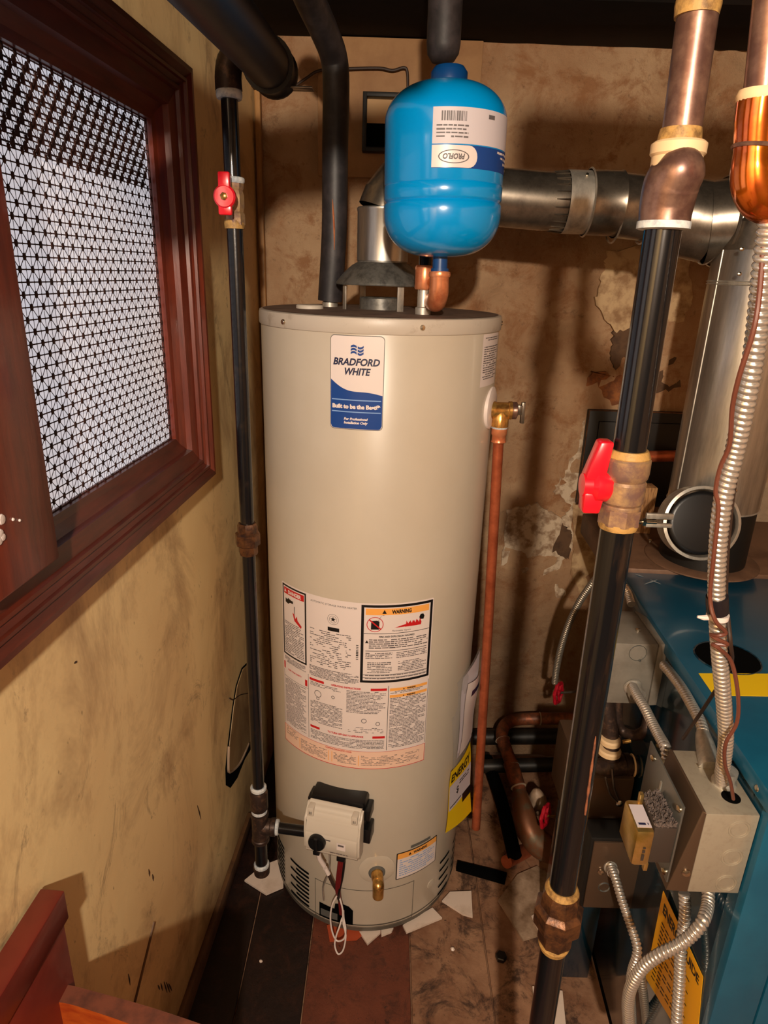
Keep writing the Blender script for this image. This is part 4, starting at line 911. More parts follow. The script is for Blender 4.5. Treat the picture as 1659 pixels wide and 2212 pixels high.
b.lathe([(.0185, 0), (.0185, .024), (.0205, .026), (.0205, .036)], (GX, GY, zb_), (1, 0, 0), 24); mk('tee', b, 'iron', gpl)
mk('drip_nipple', B().tube([(GX, GY, z4_ + .01), (GX, GY, z3_ + .005)], .0145, 20), 'blackpipe', gpl)
mk('drip_cap', B().lathe([(.0001, -.026), (.012, -.025), (.0185, -.018), (.0195, 0), (.0195, .004)], (GX, GY, z4_), seg=24), 'iron', gpl)
for zz in (z1_ + .004, z2_ - .001, z4_ + .007): mk('pipe_tape', B().lathe([(.0155, -.004), (.0182, -.003), (.0182, .003), (.0150, .006)], (GX, GY, zz), seg=20), 'teflon', gpl)
mk('pipe_tape', B().lathe([(.015, -.003), (.018, -.002), (.018, .004), (.015, .006)], (GX + .039, GY, zb_), (1, 0, 0), 20), 'teflon', gpl)
ve = vf(-0.064, 0.045, -0.030)
mk('supply_nipple', B().tube([(GX + .03, GY, zb_), (ve.x - .003, ve.y, ve.z)], .0125, 20), 'blackpipe', gpl, label='horizontal black nipple feeding the gas valve')
# ceiling pipe it hangs from
t_ = ctr + Vector((.060, 0, .036))
far = P(588, 150, 1.24); near = P(430, -40, 0.80)
cp = thing('ceiling_pipe', far, 'fat sooty black pipe running under the ceiling toward the camera', 'pipe')
dirn = (near - far).normalized()
mk('main_pipe', B().tube([far - dirn * .0, far + dirn * .08, near + dirn * .5], 0.034, 28), 'bigpipe', cp)
b = B().lathe([(.0001, -.058), (.020, -.055), (.034, -.044), (.039, -.025), (.039, -.012), (.036, -.008), (.036, .03), (.040, .034), (.040, .046)], far, dirn, 28)
mk('end_tee', b, 'bigpipe', cp)
mk('branch', B().tube([far + Vector((-.01, -.005, -.006)), Vector((t_.x - .004, GY, t_.z))], .021, 20), 'bigpipe', cp)
mk('pipe_hanger', B().box(-.0, .10, -.012, .012, -.003, 0, .0005, fr=lambda a_, b_, c_: P(545, 186, 1.26) + Vector((a_, b_, c_))), 'galvdark', cp)
mk('ceiling_pipe', B().tube([P(478, 20, 1.05) + Vector((-.0, 0, .03)), P(380, -60, .75)], .017, 18), 'bigpipe', None, 'thinner black pipe under the ceiling beside the left wall', 'pipe')

# overhead pipe run between the bulb and the heater (casts the band of shade on the back wall)
mk('overhead_pipe', B().tube([(-0.42, 0.40, 1.865), (0.03, 0.40, 1.93)], 0.043, 18), 'bigpipe', None, 'black pipe crossing overhead above the picture on the left', 'pipe')
mk('overhead_pipe', B().tube([(0.15, 0.40, 1.935), (0.9, 0.46, 1.93)], 0.036, 18), 'bigpipe', None, 'black pipe crossing overhead above the picture on the right', 'pipe')

# ------------------------------------------------------------------ right gas pipe
RX, RY = 0.2475, 0.66
def rz(py): return P(1500 - (py - 50) * .1527, py, RY).z
def rp(py): return P(1500 - (py - 50) * .1527, py, RY)
grp = thing('right_gas_pipe', (rp(2212).x, RY, 0.0), 'black gas pipe standing in the right foreground', 'gas pipe')
mk('pipe_length', B().tube([rp(990), rp(480)], .0165, 32), 'gaspipe', grp)
mk('pipe_length', B().tube([rp(1935), rp(1130)], .0175, 32), 'gaspipe', grp, label='black pipe length with rust streaks')
bot = Vector((rp(2212).x + .004, RY, 0.0)); mk('pipe_length', B().tube([bot, rp(2040)], .0175, 32), 'gaspipe', grp)
b = B()
for (pxa, pya, pxb, pyb, wd) in ((1287, 1590, 1264, 1760, .0020),):
    p0, p1 = P(pxa, pya, RY - .0166), P(pxb, pyb, RY - .0166)
    b.tube([p0.lerp(p1, k / 14) for k in range(15)], [wd * (.25 + .5 * abs(sin(k * 2.3)) + .25 * sin(pi * k / 14)) for k in range(15)], 6)
mk('rust_streak', b, 'streak', grp, label='orange rust streak down the pipe')
vb0, vb1 = rp(1128), rp(985)
ax_ = (vb1 - vb0); vl = ax_.length
gv2 = mk('valve_body', B().lathe([(.0205, 0), (.0205, vl * .28), (.0195, vl * .30), (.0215, vl * .34), (.0222, vl * .5), (.0222, vl * .62), (.0205, vl * .66), (.0222, vl * .70), (.0232, vl * .78), (.0232, vl * .96), (.021, vl)], vb0, ax_, 40), 'oldbrass', grp, label='aged brass valve body', ang=25)
mk('hex_end', B().lathe([(.0222, 0), (.0222, vl * .24)], vb0, ax_, 8), 'oldbrass', gv2, ang=20)
mk('sealant_ring', B().lathe([(.0195, -.006), (.021, 0), (.0195, .007)], vb0, ax_, 24), 'flux', gv2)
mk('sealant_ring', B().lathe([(.019, -.006), (.0222, 0), (.019, .007)], vb1, ax_, 24), 'flux', gv2)
hc0 = P(1300, 1048, RY); 
mk('valve_stem', B().tube([hc0 + Vector((.035, 0, 0)), hc0 + Vector((.004, 0, 0))], .009, 12), 'oldbrass', grp)
fr2 = lambda a_, b_, c_: hc0 + Vector((a_, b_, c_))
# red butterfly lever on the left of the valve
b = B().lathe([(.0001, -.022), (.012, -.021), (.0125, -.012), (.0175, -.008), (.0175, .004), (.015, .008)], hc0, (1, 0, 0), 28)
b.hexa([fr2(-.021, -.011, .008), fr2(.000, -.011, .008), fr2(.000, .011, .008), fr2(-.021, .011, .008), fr2(-.010, -.010, .048), fr2(.004, -.010, .048), fr2(.004, .010, .048), fr2(-.010, .010, .048)], .003)
b.hexa([fr2(-.019, -.010, -.029), fr2(-.001, -.010, -.029), fr2(-.001, .010, -.029), fr2(-.019, .010, -.029), fr2(-.020, -.011, -.006), fr2(.002, -.011, -.006), fr2(.002, .011, -.006), fr2(-.020, .011, -.006)], .003)
mk('valve_handle', b, 'red', grp, label='red lever handle')
u0, u1 = rp(2030), rp(1925); ul = (u1 - u0).length
mk('union', B().lathe([(.022, 0), (.0245, ul * .08), (.0245, ul * .30), (.032, ul * .36), (.033, ul * .42), (.033, ul * .66), (.030, ul * .70), (.026, ul * .73), (.025, ul * .92), (.022, ul)], u0, u1 - u0, 8), 'ironbrown', grp, label='large brown octagonal pipe union', ang=25)
mk('sealant_ring', B().lathe([(.0195, -.005), (.0225, 0), (.0190, .008)], rp(1922), (0, 0, 1), 24), 'flux', grp)
mk('sealant_ring', B().lathe([(.0190, -.008), (.0215, 0), (.0195, .005)], rp(2036), (0, 0, 1), 24), 'flux', grp)
# upper brown pipe and elbow
up = thing('upper_brown_pipe', rp(480), 'tarnished brown water pipe above the black gas pipe with bulging elbow', 'pipe')
k0, k1, k2 = rp(484), rp(420), rp(350)
mk('riser', B().tube([P(1466, 330, RY), P(1506, 40, RY), P(1518, -60, RY)], .0165, 28), 'brownpipe', up)
mk('elbow', B().tube([rp(482), rp(470), rp(440), rp(400) + Vector((0, -.004, 0)), rp(370) + Vector((.002, -.010, 0)), rp(348) + Vector((.002, -.008, 0)), rp(338) + Vector((.002, -.002, 0))], [.0225, .0225, .0235, .0242, .0225, .016, .006], 32, smooth=4), 'brownpipe', up, ang=70)
mk('pipe_tape', B().lathe([(.020, -.004), (.0235, -.003), (.0235, .003), (.020, .004)], rp(487), (0, 0, 1), 28), 'teflon', up, label='white tape ring at the elbow foot')
mk('elbow_socket', B().lathe([(.0215, -.012), (.0215, .002), (.0235, .004), (.0235, .012), (.021, .014)], P(1462, 345, RY), (0.0, 0, 1), 28), 'cream', up, label='cream sealant ring at the elbow top')
mk('sealant_ring', B().lathe([(.0180, -.006), (.0190, 0), (.0175, .012)], P(1466, 312, RY), (0, 0, 1), 24), 'flux', up)
mk('sealant_ring', B().lathe([(.0175, -.008), (.0185, 0), (.0175, .008)], P(1508, 12, RY), (0, 0, 1), 24), 'flux', up)
# amber elbow pipe at the right edge
ap = thing('amber_elbow_pipe', P(1640, 440, .6), 'shiny amber copper elbow pipe at the upper right edge', 'pipe')
A_ = lambda px, py, Y=.6: P(px, py, Y)
mk('riser', B().tube([A_(1643, 225), A_(1668, 0), A_(1675, -90)], .0135, 28), 'brownpipe', ap)
mk('elbow', B().tube([A_(1640, 214), A_(1634, 262), A_(1630, 320), A_(1628, 360), A_(1630, 395), A_(1645, 428), A_(1672, 440), A_(1720, 436), A_(1800, 430)], [.0162, .0162, .0155, .0172, .0178, .0175, .0165, .0160, .0160], 28, smooth=4), 'amberpipe', ap, ang=70)
b = B(); b.lathe([(.0160, -.004), (.0172, 0), (.0160, .004)], A_(1641, 208), (0, 0, 1), 24); mk('sealant_ring', b, 'cream', ap)
b = B(); b.lathe([(.0168, -.0015), (.0176, 0), (.0168, .0015)], A_(1630, 318), (.05, 0, 1), 24); mk('joint_line', b, 'brownpipe', ap)

# ------------------------------------------------------------------ boiler
F0 = Vector((0.523, 0.705)); ub_ = Vector((0.0266, 0.683)).normalized(); vb_ = Vector((ub_.y, -ub_.x))
def BF(a_, b_, z): q = F0 + vb_ * a_ + ub_ * b_; return Vector((q.x, q.y, z))
boiler = thing('boiler', BF(.3, .35, 0), 'teal blue boiler cabinet standing at the right', 'boiler')
mk('side_panel', B().box(0, .03, 0.002, .68, .05, .925, .002, fr=BF), 'boilerside', boiler, label='glossy dark teal side panel')
mk('front_panel', B().box(0.0, .065, -.012, .03, .04, .925, .003, fr=BF).box(.067, .6, -.012, .03, .04, .925, .003, fr=BF), 'boiler', boiler)
mk('cabinet', B().box(.03, .6, .03, .68, .02, .925, .003, fr=BF), 'boilerside', boiler)
tp = mk('top_panel', B().box(-.006, .6, -.016, .68, .920, .950, .004, fr=BF), 'boiler', boiler)
mk('rivet', B().lathe([(.006, 0), (.006, .001), (.004, .003), (.0001, .0035)], PX(1638, 1703, BF(-.006, .07, .935).x), (-1, 0, .0), 12), 'screw', tp)
ho_ = PZ(1571, 1421, .9505)
mk('sight_hole', B().lathe([(.053, 0), (.053, .0006), (.0001, .0006)], ho_, (0, 0, 1), 40), 'void', tp, label='round black hole in the top panel')
mk('hole_rim', B().lathe([(.052, .0), (.054, .002), (.056, .0)], ho_, (0, 0, 1), 40, cap=False), 'boilerside', tp)
s0 = [PZ(*q, .9508) for q in ((1509, 1455), (1700, 1456), (1700, 1505), (1542, 1503))]
ys = mk('warning_strip', B().prism(s0, (0, 0, .0006)), 'yellow', tp, label='yellow strip label on the top panel')
b = B()
for q in ((1392, 1262, 1420, 1252, 6), (1405, 1252, 1428, 1262, 5), (1372, 1240, 1390, 1246, 3)):
    a0, a1 = PZ(q[0], q[1], .9505), PZ(q[2], q[3], .9505); b.tube([a0, a0.lerp(a1, .5), a1], [.0008, .003, .0006], 6)
bmesh.ops.scale(b.bm, verts=b.bm.verts, vec=(1, 1, .12), space=Matrix.Translation((0, 0, -.9505)))
mk('scratch', b, 'scratch', tp)
rp_ = mk('rear_plate', B().box(-.006, .6, .682, 1.05, .90, .958, .003, fr=BF), 'boilerplate', boiler, label='brown dusty rear plate under the stack')
mk('base_skirt', B().box(.01, .6, .01, .66, 0, .05, fr=BF), 'void', boiler)
# yellow energy label on the side panel
eg_ = [PX(*q, BF(0, .1, .5).x - .0035) for q in ((1433, 1924), (1519, 2110), (1502, 2290), (1395, 2112))]
el = mk('energy_label', B().prism(eg_, (-.0006, 0, 0)), 'amber', boiler, label='amber energy label curling off the side panel')
exm = BF(0, .1, .5).x - .0046
def emap(u, v):     # bilinear in the label quad
    a_ = eg_[0].lerp(eg_[1], u); b_ = eg_[3].lerp(eg_[2], u); q = a_.lerp(b_, v); return Vector((exm, q.y, q.z))
b = B()
vs_, fs_ = text2d('ENERGYGUIDE', 1.0, 0, 0.03); xs = [q[0] for q in vs_]; x0_, x1_ = min(xs), max(xs)
b._add([emap(0.08 + 0.86 * (x - x0_) / (x1_ - x0_), 0.17 - y * 0.14) for x, y in vs_], fs_)
for i in range(14):
    v = .26 + i * .048; L = .55 + .3 * sin(i * 2.1)
    for k in range(7):
        u = .1 + k * .1
        if u < L: b._add([emap(u, v), emap(u + .075, v), emap(u + .075, v + .014), emap(u, v + .014)], [(0, 1, 2, 3)])
mk('lettering', b, 'black', el)

# ------------------------------------------------------------------ boiler stack
st0, st1 = P(1532, 1190, 1.45), P(1612, 560, 1.45)
SX = 0.755
stk = thing('boiler_stack', (SX, 1.45, .958), 'large galvanised vent stack rising from the boiler', 'vent pipe')
mk('lower_pipe', B().tube([(SX, 1.45, .958), (SX, 1.45, 1.105)], .094, 48, cap=False), 'blackframe', stk, label='dark lower stack section')
mk('upper_pipe', B().tube([(SX, 1.45, 1.10), (SX, 1.45, 1.45), (SX, 1.45, 1.655)], .0965, 56, cap=False), 'stack', stk)
b = B()
for zz in (1.575, 1.580, 1.102): b.lathe([(.0965, -.002), (.099, 0), (.0965, .002)], (SX, 1.45, zz), (0, 0, 1), 56, cap=False)
b.tube([(SX - .094, 1.43, 1.105), (SX - .094, 1.43, 1.65)], .0022, 6)
mk('seam_ridge', b, 'galv', stk)
b = B()
b.tube([(SX, 1.45, 1.64), (SX, 1.45, 1.67), (SX + .012, 1.455, 1.70), (SX + .05, 1.46, 1.735), (SX + .11, 1.47, 1.755), (SX + .3, 1.48, 1.76), (1.54, 1.5, 1.77)], [.099, .099, .099, .099, .097, .096, .096], 48, cap=False)
mk('top_elbow', b, 'galvdark', stk, ang=12)
mk('branch_collar', B().tube([(.645, yc + .01, 1.692), (SX - .02, 1.47, 1.70)], [.079, .085], 40, cap=False).lathe([(.084, -.003), (.088, 0), (.084, .003)], (.668, 1.48, 1.694), (1, 0, 0), 40, cap=False), 'galvdark', stk)
mk('base_flange', B().lathe([(.094, 0), (.125, .001), (.125, .004), (.120, .006), (.094, .008)], (SX, 1.45, .958), (0, 0, 1), 48), 'boilerplate', stk)
b = B()
for px, py in ((1602, 538), (1597, 592), (1588, 1060)): b.lathe([(.004, 0), (.004, .002), (.0001, .004)], P(px, py, 1.355), (0, -1, 0), 8)
mk('sheet_screw', b, 'screw', stk)
# barometric damper
dc0 = P(1515, 1130, 1.30); dax = Vector((-.10, -1, .28)).normalized()
bdm = thing('draft_damper', dc0, 'round black draft damper in a silver ring on the boiler stack', 'damper')
mk('damper_ring', B().lathe([(.072, -.055), (.076, -.05), (.076, .002), (.078, .004), (.072, .006), (.070, .0), (.070, -.05)], dc0, dax, 48, cap=False), 'galv', bdm)
mk('damper_disc', B().lathe([(.066, -.002), (.067, .002), (.064, .005), (.058, .006), (.0001, .006)], dc0, dax, 48), 'blackplast', bdm, label='flat black damper disc')
b = B(); dl = dc0 + Vector((-.07, -.01, .004))
b.box(-.052, .004, -.004, .004, .006, .018, .001, fr=lambda a_, b_, c_: dl + Vector((a_, b_, c_)))
b.box(-.050, .004, -.004, .004, -.012, -.004, .001, fr=lambda a_, b_, c_: dl + Vector((a_, b_, c_)))
mk('damper_bracket', b, 'galv', bdm)
mk('bracket_bolt', B().tube([dl + Vector((-.088, -.004, 0)), dl + Vector((-.03, -.004, 0))], .0045, 10).lathe([(.009, 0), (.009, .007)], dl + Vector((-.060, -.004, 0)), (1, 0, 0), 6).lathe([(.009, 0), (.009, .006)], dl + Vector((-.074, -.004, 0)), (1, 0, 0), 6), 'screw', bdm)
wbk = P(1384, 1110, 1.32)
wq = PZ(1388, 1158, .958)
mk('wooden_block', B().box(-.028, .026, -.012, .03, 0, .125, .002, fr=lambda a_, b_, c_: Vector((wq.x + a_, wq.y + .03 + b_, .958 + c_))), 'brownwood', None, 'rough splintered wooden block standing on the boiler rear plate', 'block')
mk('loose_screw', B().lathe([(.004, 0), (.004, .004), (.0001, .006)], PZ(1404, 1169, .958), (0, 0, 1), 8), 'screw', None, 'tiny bright screw lying on the brown rear plate', 'screw')

# ------------------------------------------------------------------ flexible conduits
def flexr(r, pitch, amp):
    return lambda L, an: r * (0.74 + 0.30 * abs(sin(pi * L / pitch + an * 0.5)) ** 0.6)
def resample(pts, step):
    out = [pts[0]]; acc = 0
    for a_, b_ in zip(pts, pts[1:]):
        L = (b_ - a_).length; d = step - acc
        while d <= L: out.append(a_.lerp(b_, d / L)); d += step
        acc = (acc + L) % step if L + acc >= step else acc + L
    return out
def conduit(pts, r, pitch=.0062, amp=None):
    p = resample(catmull([Vector(q) for q in pts], 14), pitch / 7)
    return B().tube(p, r, 14, rfun=flexr(r, pitch, amp or r * .22))
C_ = lambda *q: [P(*w_) for w_ in q]
JY = 0.706
# junction box on the boiler side
jbz0, jbz1 = 0.762, 0.903; jx0 = P(1527, 1757, JY).x; jx1 = P(1643, 1763, JY).x; jb1 = JY + .128
JB = lambda x, y, z: Vector((x + (y - JY) * .038, y, z))
jb = thing('junction_box', ((jx0 + jx1) / 2, JY, jbz0), 'galvanised steel junction box with three round knockouts on boiler side', 'junction box')
mk('box_body', B().box(jx0, jx1, JY, jb1, jbz0, jbz1, .0018, fr=JB), 'galvbox', jb)
b = B(); 
for kx, kz in ((1597, 1792), (1581, 1852), (1568, 1908)):
    kc = P(kx, kz, JY)
    b.lathe([(.0112, -.0006), (.0117, .0009), (.0122, -.0006)], kc, (0, -1, 0), 32, cap=False)
    b.lathe([(.0144, -.0006), (.0149, .0007), (.0154, -.0006)], kc, (0, -1, 0), 32, cap=False)
mk('knockout', b, 'galvbox', jb)
hp = PZ(1579, 1722, jbz1 + .0004); mk('wire_hole', B().lathe([(.0125, 0), (.0125, .0006), (.0001, .0006)], hp, (0, 0, 1), 28), 'void', jb, label='open round hole in the box top')
mk('side_cover', B().hexa([JB(jx0 - .030, JY + .002, jbz0 + .0), JB(jx0, JY + .0, jbz0 + .0), JB(jx0, jb1, jbz0), JB(jx0 - .030, jb1, jbz0), JB(jx0 - .004, JY + .004, jbz1 + .001), JB(jx0, JY, jbz1 + .001), JB(jx0, jb1, jbz1 + .001), JB(jx0 - .004, jb1, jbz1 + .001)], .001), 'browncover', jb, label='brownish side cover of the box')  # dim light on this side is put into its dark brown colour
b = B()
for q in ((1482, 1885),): b.lathe([(.0055, -.002), (.0055, .002), (.0001, .004)], P(q[0], q[1], JY - .001), (-.3, -1, 0), 10)
mk('cover_screw', b, 'screw', jb)
mp0 = jx0 - .028
mpl = mk('mounting_plate', B().box(mp0 - .003, mp0, JY + .004, jb1 + .012, jbz0 + .012, jbz1 + .006, .0008, fr=JB), 'plate', jb, label='flat zinc mounting plate')
for yy, zz in ((JY + .012, jbz1 - .004), (JY + .014, jbz0 + .022), (jb1 - .01, jbz1 - .008)): mk('plate_screw', B().lathe([(.005, 0), (.005, .003), (.0001, .005)], JB(mp0 - .003, yy, zz), (-1, -.2, 0), 10), 'screw', mpl)
for y_, z_, z2 in ((JY + .046, jbz1 - .05, jbz1 - .034), (JY + .075, jbz1 - .036, jbz1 - .016)): mk('plate_slot', B().box(mp0 - .0045, mp0 - .003, y_, y_ + .004, z_, z2, fr=JB), 'galv', mpl)
tr = thing('transformer', (mp0 - .03, JY + .05, jbz0), 'gold-cased control transformer mounted beside the junction box', 'transformer')
mk('core', B().box(mp0 - .034, mp0 - .003, JY + .006, JY + .072, jbz0 + .046, jbz0 + .108, .001, fr=JB), 'core', tr)
b = B(); b.box(mp0 - .060, mp0 - .034, JY + .000, JY + .062, jbz0 + .044, jbz0 + .106, .006, fr=JB); b.box(mp0 - .040, mp0 - .034, JY + .002, JY + .010, jbz0 + .034, jbz0 + .048, .001, fr=JB); b.box(mp0 - .040, mp0 - .034, JY + .056, JY + .064, jbz0 + .10, jbz0 + .118, .001, fr=JB)
cs_ = mk('gold_case', b, 'gold', tr, label='yellow-gold zinc case')
b = B().box(mp0 - .057, mp0 - .037, JY + .008, JY + .050, jbz0 + .1062, jbz0 + .1066, fr=JB); mk('paper_label', b, 'paper', tr)
b = B(); lines(b, lambda u, v: JB(u, v, jbz0 + .1070), mp0 - .054, mp0 - .040, JY + .016, JY + .009, .006, .0045, 3, 1, False); mk('label_print', b, 'navy2', tr)
b = B(); lines(b, lambda u, v: JB(mp0 - .047 + v, JY - .0008, jbz0 + u), .056, .080, .003, -.003, .008, .004, 9); mk('stamped_code', b, 'core', tr)
b = B(); rn = random.Random(3)
for i in range(420):
    x = mp0 - .032 + rn.random() * .028; y = JY + .008 + rn.random() * .062; hgt = .004 + .010 * rn.random() * sin(pi * (x - mp0 + .034) / .034)
    b.lathe([(.0026 * rn.uniform(.5, 1), 0), (.0022 * rn.uniform(.4, 1.2), hgt * .6), (.0004, hgt)], JB(x, y, jbz0 + .107), (rn.uniform(-.5, .5), rn.uniform(-.5, .5), 1), 5)
mk('lint', b, 'dust', tr, label='grey lint heaped on the transformer core', kind='stuff')
# box connectors
def connector(c, axis, r=.014, name='conduit_connector', label=None, par=None, h=.03):
    return mk(name, B().lathe([(r * 1.35, 0), (r * 1.35, .004), (r * 1.1, .006), (r * 1.1, h * .6), (r * 1.2, h * .62), (r * 1.2, h), (r, h)], c, axis, 24), 'galv', par, label)
# main conduit
mainp = C_((1690, 300, .60), (1672, 420, .60), (1652, 560, .605), (1632, 740, .62), (1608, 880, .635), (1586, 980, .65), (1562, 1080, .66), (1551, 1180, .67), (1548, 1290, .68), (1553, 1400, .69), (1562, 1500, .70), (1568, 1590, .715), (1562, 1655, .73), (1560, 1690, .74))
mc = thing('main_conduit', mainp[-1], 'thick silver flexible conduit dropping from above into the junction box', 'conduit')
mk('flex_tube', conduit(mainp, .0094, .0066), 'flex', mc, ang=180)
connector(PZ(1563, 1692, jbz1), (0, 0, 1), .0125, par=mc, h=.024)
mk('tape_wrap', B().tube(C_((1549, 1288, .68), (1549.5, 1305, .681), (1550, 1322, .682)), [.0118, .0122, .0118], 20), 'tape', mc, label='black tape wrap')
tiq = P(1550, 1330, .6825)
mk('cable_tie', B().lathe([(.0112, -.003), (.0122, -.003), (.0122, .003), (.0112, .003)], tiq, (0, 0, 1), 24).tube([tiq + Vector((-.010, -.006, .001)), tiq + Vector((-.020, -.008, .001)), tiq + Vector((-.027, -.008, .002))], [.0035, .003, .0015], 8), 'wwhite', mc, label='white cable tie')
# second, thinner bluish cable behind
sec = C_((1668, 420, .66), (1640, 640, .67), (1612, 820, .68), (1592, 940, .69), (1578, 1030, .70), (1566, 1100, .705), (1560, 1180, .71))
mk('armoured_cable', conduit(sec, .0062, .0052), 'flexdk', None, 'thinner armoured cable strapped behind the main conduit', 'conduit')
# brown thermostat wires
w1 = C_((1655, 330, .60), (1650, 500, .60), (1640, 640, .60), (1626, 720, .60), (1597, 812, .61), (1582, 880, .625), (1576, 960, .64), (1556, 1010, .65), (1546, 1060, .655), (1552, 1100, .655), (1542, 1200, .66), (1534, 1290, .668), (1545, 1340, .66), (1568, 1366, .665), (1552, 1373, .665), (1536, 1371, .675), (1548, 1380, .668), (1572, 1392, .67), (1540, 1392, .675), (1552, 1400, .67), (1580, 1430, .68), (1594, 1500, .68), (1592, 1560, .685), (1568, 1605, .69), (1566, 1650, .70), (1578, 1690, .71), (1584, 1726, .72))
mk('thermostat_wire', B().tube(w1, .0024, 8, smooth=5), 'wire', None, 'brown wire twisting around the main conduit into the box hole', 'wire')
w2 = C_((1680, 500, .625), (1653, 660, .63), (1632, 800, .64), (1607, 950, .655), (1586, 1050, .665), (1572, 1180, .675), (1568, 1290, .685), (1572, 1330, .685), (1578, 1390, .67), (1578, 1440, .70), (1540, 1500, .76), (1500, 1560, .82), (1475, 1596, .86))
mk('thermostat_wire', B().tube(w2, .0025, 8, smooth=5), 'wiredk', None, 'dark brown wire branching left behind the main conduit', 'wire')
# aquastat box
gy0 = 1.085; gz0, gz1 = .806, .938
gx0, gx1 = .425, P(1450, 1388, gy0).x
aq = thing('aquastat_box', (gx0, gy0, gz0), 'grey enamel control box on the boiler side behind gas pipe', 'control box')
mk('box_body', B().box(gx0, gx1 - .022, gy0, gy0 + .13, gz0, gz1, .002), 'greybox', aq)
mk('box_cover', B().hexa([Vector(q) for q in ((gx1 - .021, gy0 - .002, gz0 - .002), (gx1, gy0 - .002, gz0 + .0), (gx1, gy0 + .09, gz0), (gx1 - .021, gy0 + .132, gz0 - .002), (gx1 - .021, gy0 - .002, gz1 + .002), (gx1, gy0 - .002, gz1 + .002), (gx1, gy0 + .09, gz1 + .002), (gx1 - .021, gy0 + .132, gz1 + .002))], .0015), 'greybox', aq)
kk = P(1378, 1411, gy0 - .0005)
mk('knockout', B().lathe([(.0155, -.0006), (.0162, .0012), (.0170, -.0006)], kk, (0, -1, 0), 32, cap=False).lathe([(.003, 0), (.002, .002)], kk + Vector((.006, 0, -.0155)), (0, -1, 0), 8), 'plate', aq)
b = B().lathe([(.005, 0), (.005, .003), (.0001, .004)], (gx0 + .075, gy0 + .05, gz1), (0, 0, 1), 12); mk('cover_screw', b, 'screw', aq)
mk('side_sticker', B().box(gx0 - .001, gx0, gy0 + .01, gy0 + .09, gz0 + .02, gz1 - .02), 'redknob', aq, label='red sticker on the left face')
connector(P(1366, 1482, gy0 + .0), (.1, -1, -.2), .013, par=aq, h=.026)
c1 = C_((1367, 1484, gy0 - .02), (1376, 1502, 1.03), (1392, 1528, .99), (1408, 1560, .95), (1424, 1590, .91), (1437, 1614, .875), (1441, 1640, .865))
mk('control_conduit', conduit(c1, .0088, .0062), 'flex', None, 'flexible conduit curving from the grey control box to junction box', 'conduit')
c2_ = C_((1433, 1436, 1.05), (1455, 1462, 1.01), (1475, 1490, .965), (1495, 1525, .92), (1512, 1558, .88), (1520, 1585, .855))
cc2 = thing('fitted_conduit', c2_[-1], 'flexible conduit with a fat clamp fitting entering the junction box top', 'conduit')
mk('flex_tube', conduit(c2_, .0088, .0062), 'flex', cc2, ang=180)
f0_, f1_ = P(1518, 1585, .858), PZ(1535, 1662, jbz1)
mk('clamp_fitting', B().tube([f0_, f0_.lerp(f1_, .3), f0_.lerp(f1_, .6), f1_], [.0105, .0135, .0150, .0165], 24), 'galv', cc2, label='silver clamp fitting')
mk('clamp_screw', B().tube([P(1512, 1660, .80), P(1532, 1662, .80)], .004, 10).lathe([(.007, 0), (.007, .005)], P(1512, 1660, .80), (-1, 0, 0), 6), 'screw', cc2)
mk('rear_conduit', conduit(C_((1345, 1262, 1.30), (1356, 1280, 1.28), (1364, 1305, 1.24)), .0085, .0062), 'flex', None, 'short conduit end looping over the grey control box', 'conduit')
c3 = C_((1300, 1235, 1.42), (1278, 1262, 1.44), (1252, 1300, 1.47), (1230, 1345, 1.50), (1213, 1395, 1.53), (1203, 1440, 1.56), (1198, 1475, 1.58))
mk('wall_conduit', conduit(c3, .0088, .0066), 'flexdk', None, 'dim flexible conduit arching down the wall to red handwheel', 'conduit')
# metal cover box low on the left of the boiler
SB = 1.02; q0, q1 = P(1283, 1815, SB), P(1362, 1955, SB)
sb = thing('switch_box', (q0.x, SB, q1.z), 'small grey metal cover box low beside the gas pipe', 'switch box')
mk('box_body', B().box(q0.x - .006, q1.x + .008, SB, SB + .05, q1.z - .01, q0.z + .006, .003), 'blackframe', sb)
mk('cover_plate', B().box(q0.x, q1.x, SB - .006, SB, q1.z - .004, q0.z, .002), 'browncover', sb, label='brownish grey cover plate')
pk = P(1305, 1917, SB - .007)
b = B().lathe([(.010, -.001), (.0112, .0015), (.0124, -.001)], pk, (0, -1, 0), 24, cap=False); mk('knockout', b, 'plate', sb)
connector(P(1318, 1872, SB - .006), (.0, -1, .2), .010, par=sb, h=.018)
mk('cover_screw', B().lathe([(.006, 0), (.006, .004), (.0001, .006)], P(1298, 1882, SB - .008), (-.3, -1, 0), 10), 'screw', sb)
c4 = C_((1320, 1872, SB - .02), (1330, 1900, .97), (1342, 1940, .94), (1354, 1975, .92), (1366, 2010, .90), (1376, 2045, .88), (1374, 2070, .87), (1366, 2095, .87), (1362, 2130, .87), (1366, 2212, .88), (1372, 2300, .90))
mk('switch_conduit', conduit(c4, .0085, .0062), 'flex', None, 'flexible conduit curling down from the low metal cover box', 'conduit')
c5 = C_((1530, 1925, .765), (1529, 1955, .745), (1518, 1990, .715), (1496, 2018, .71), (1465, 2042, .71), (1425, 2062, .71), (1390, 2088, .715), (1366, 2125, .72), (1356, 2165, .73), (1358, 2215, .74), (1366, 2290, .76))
mk('bottom_conduit', conduit(c5, .0092, .0066), 'flex', None, 'bright conduit sweeping left from the junction box bottom', 'conduit')
c6 = C_((1478, 1930, .80), (1480, 1965, .79), (1476, 2010, .78), (1470, 2060, .765), (1468, 2120, .75), (1464, 2180, .735), (1458, 2280, .71))
mk('lower_conduit', conduit(c6, .0092, .0066), 'flex', None, 'conduit dropping straight down over the amber energy label', 'conduit')
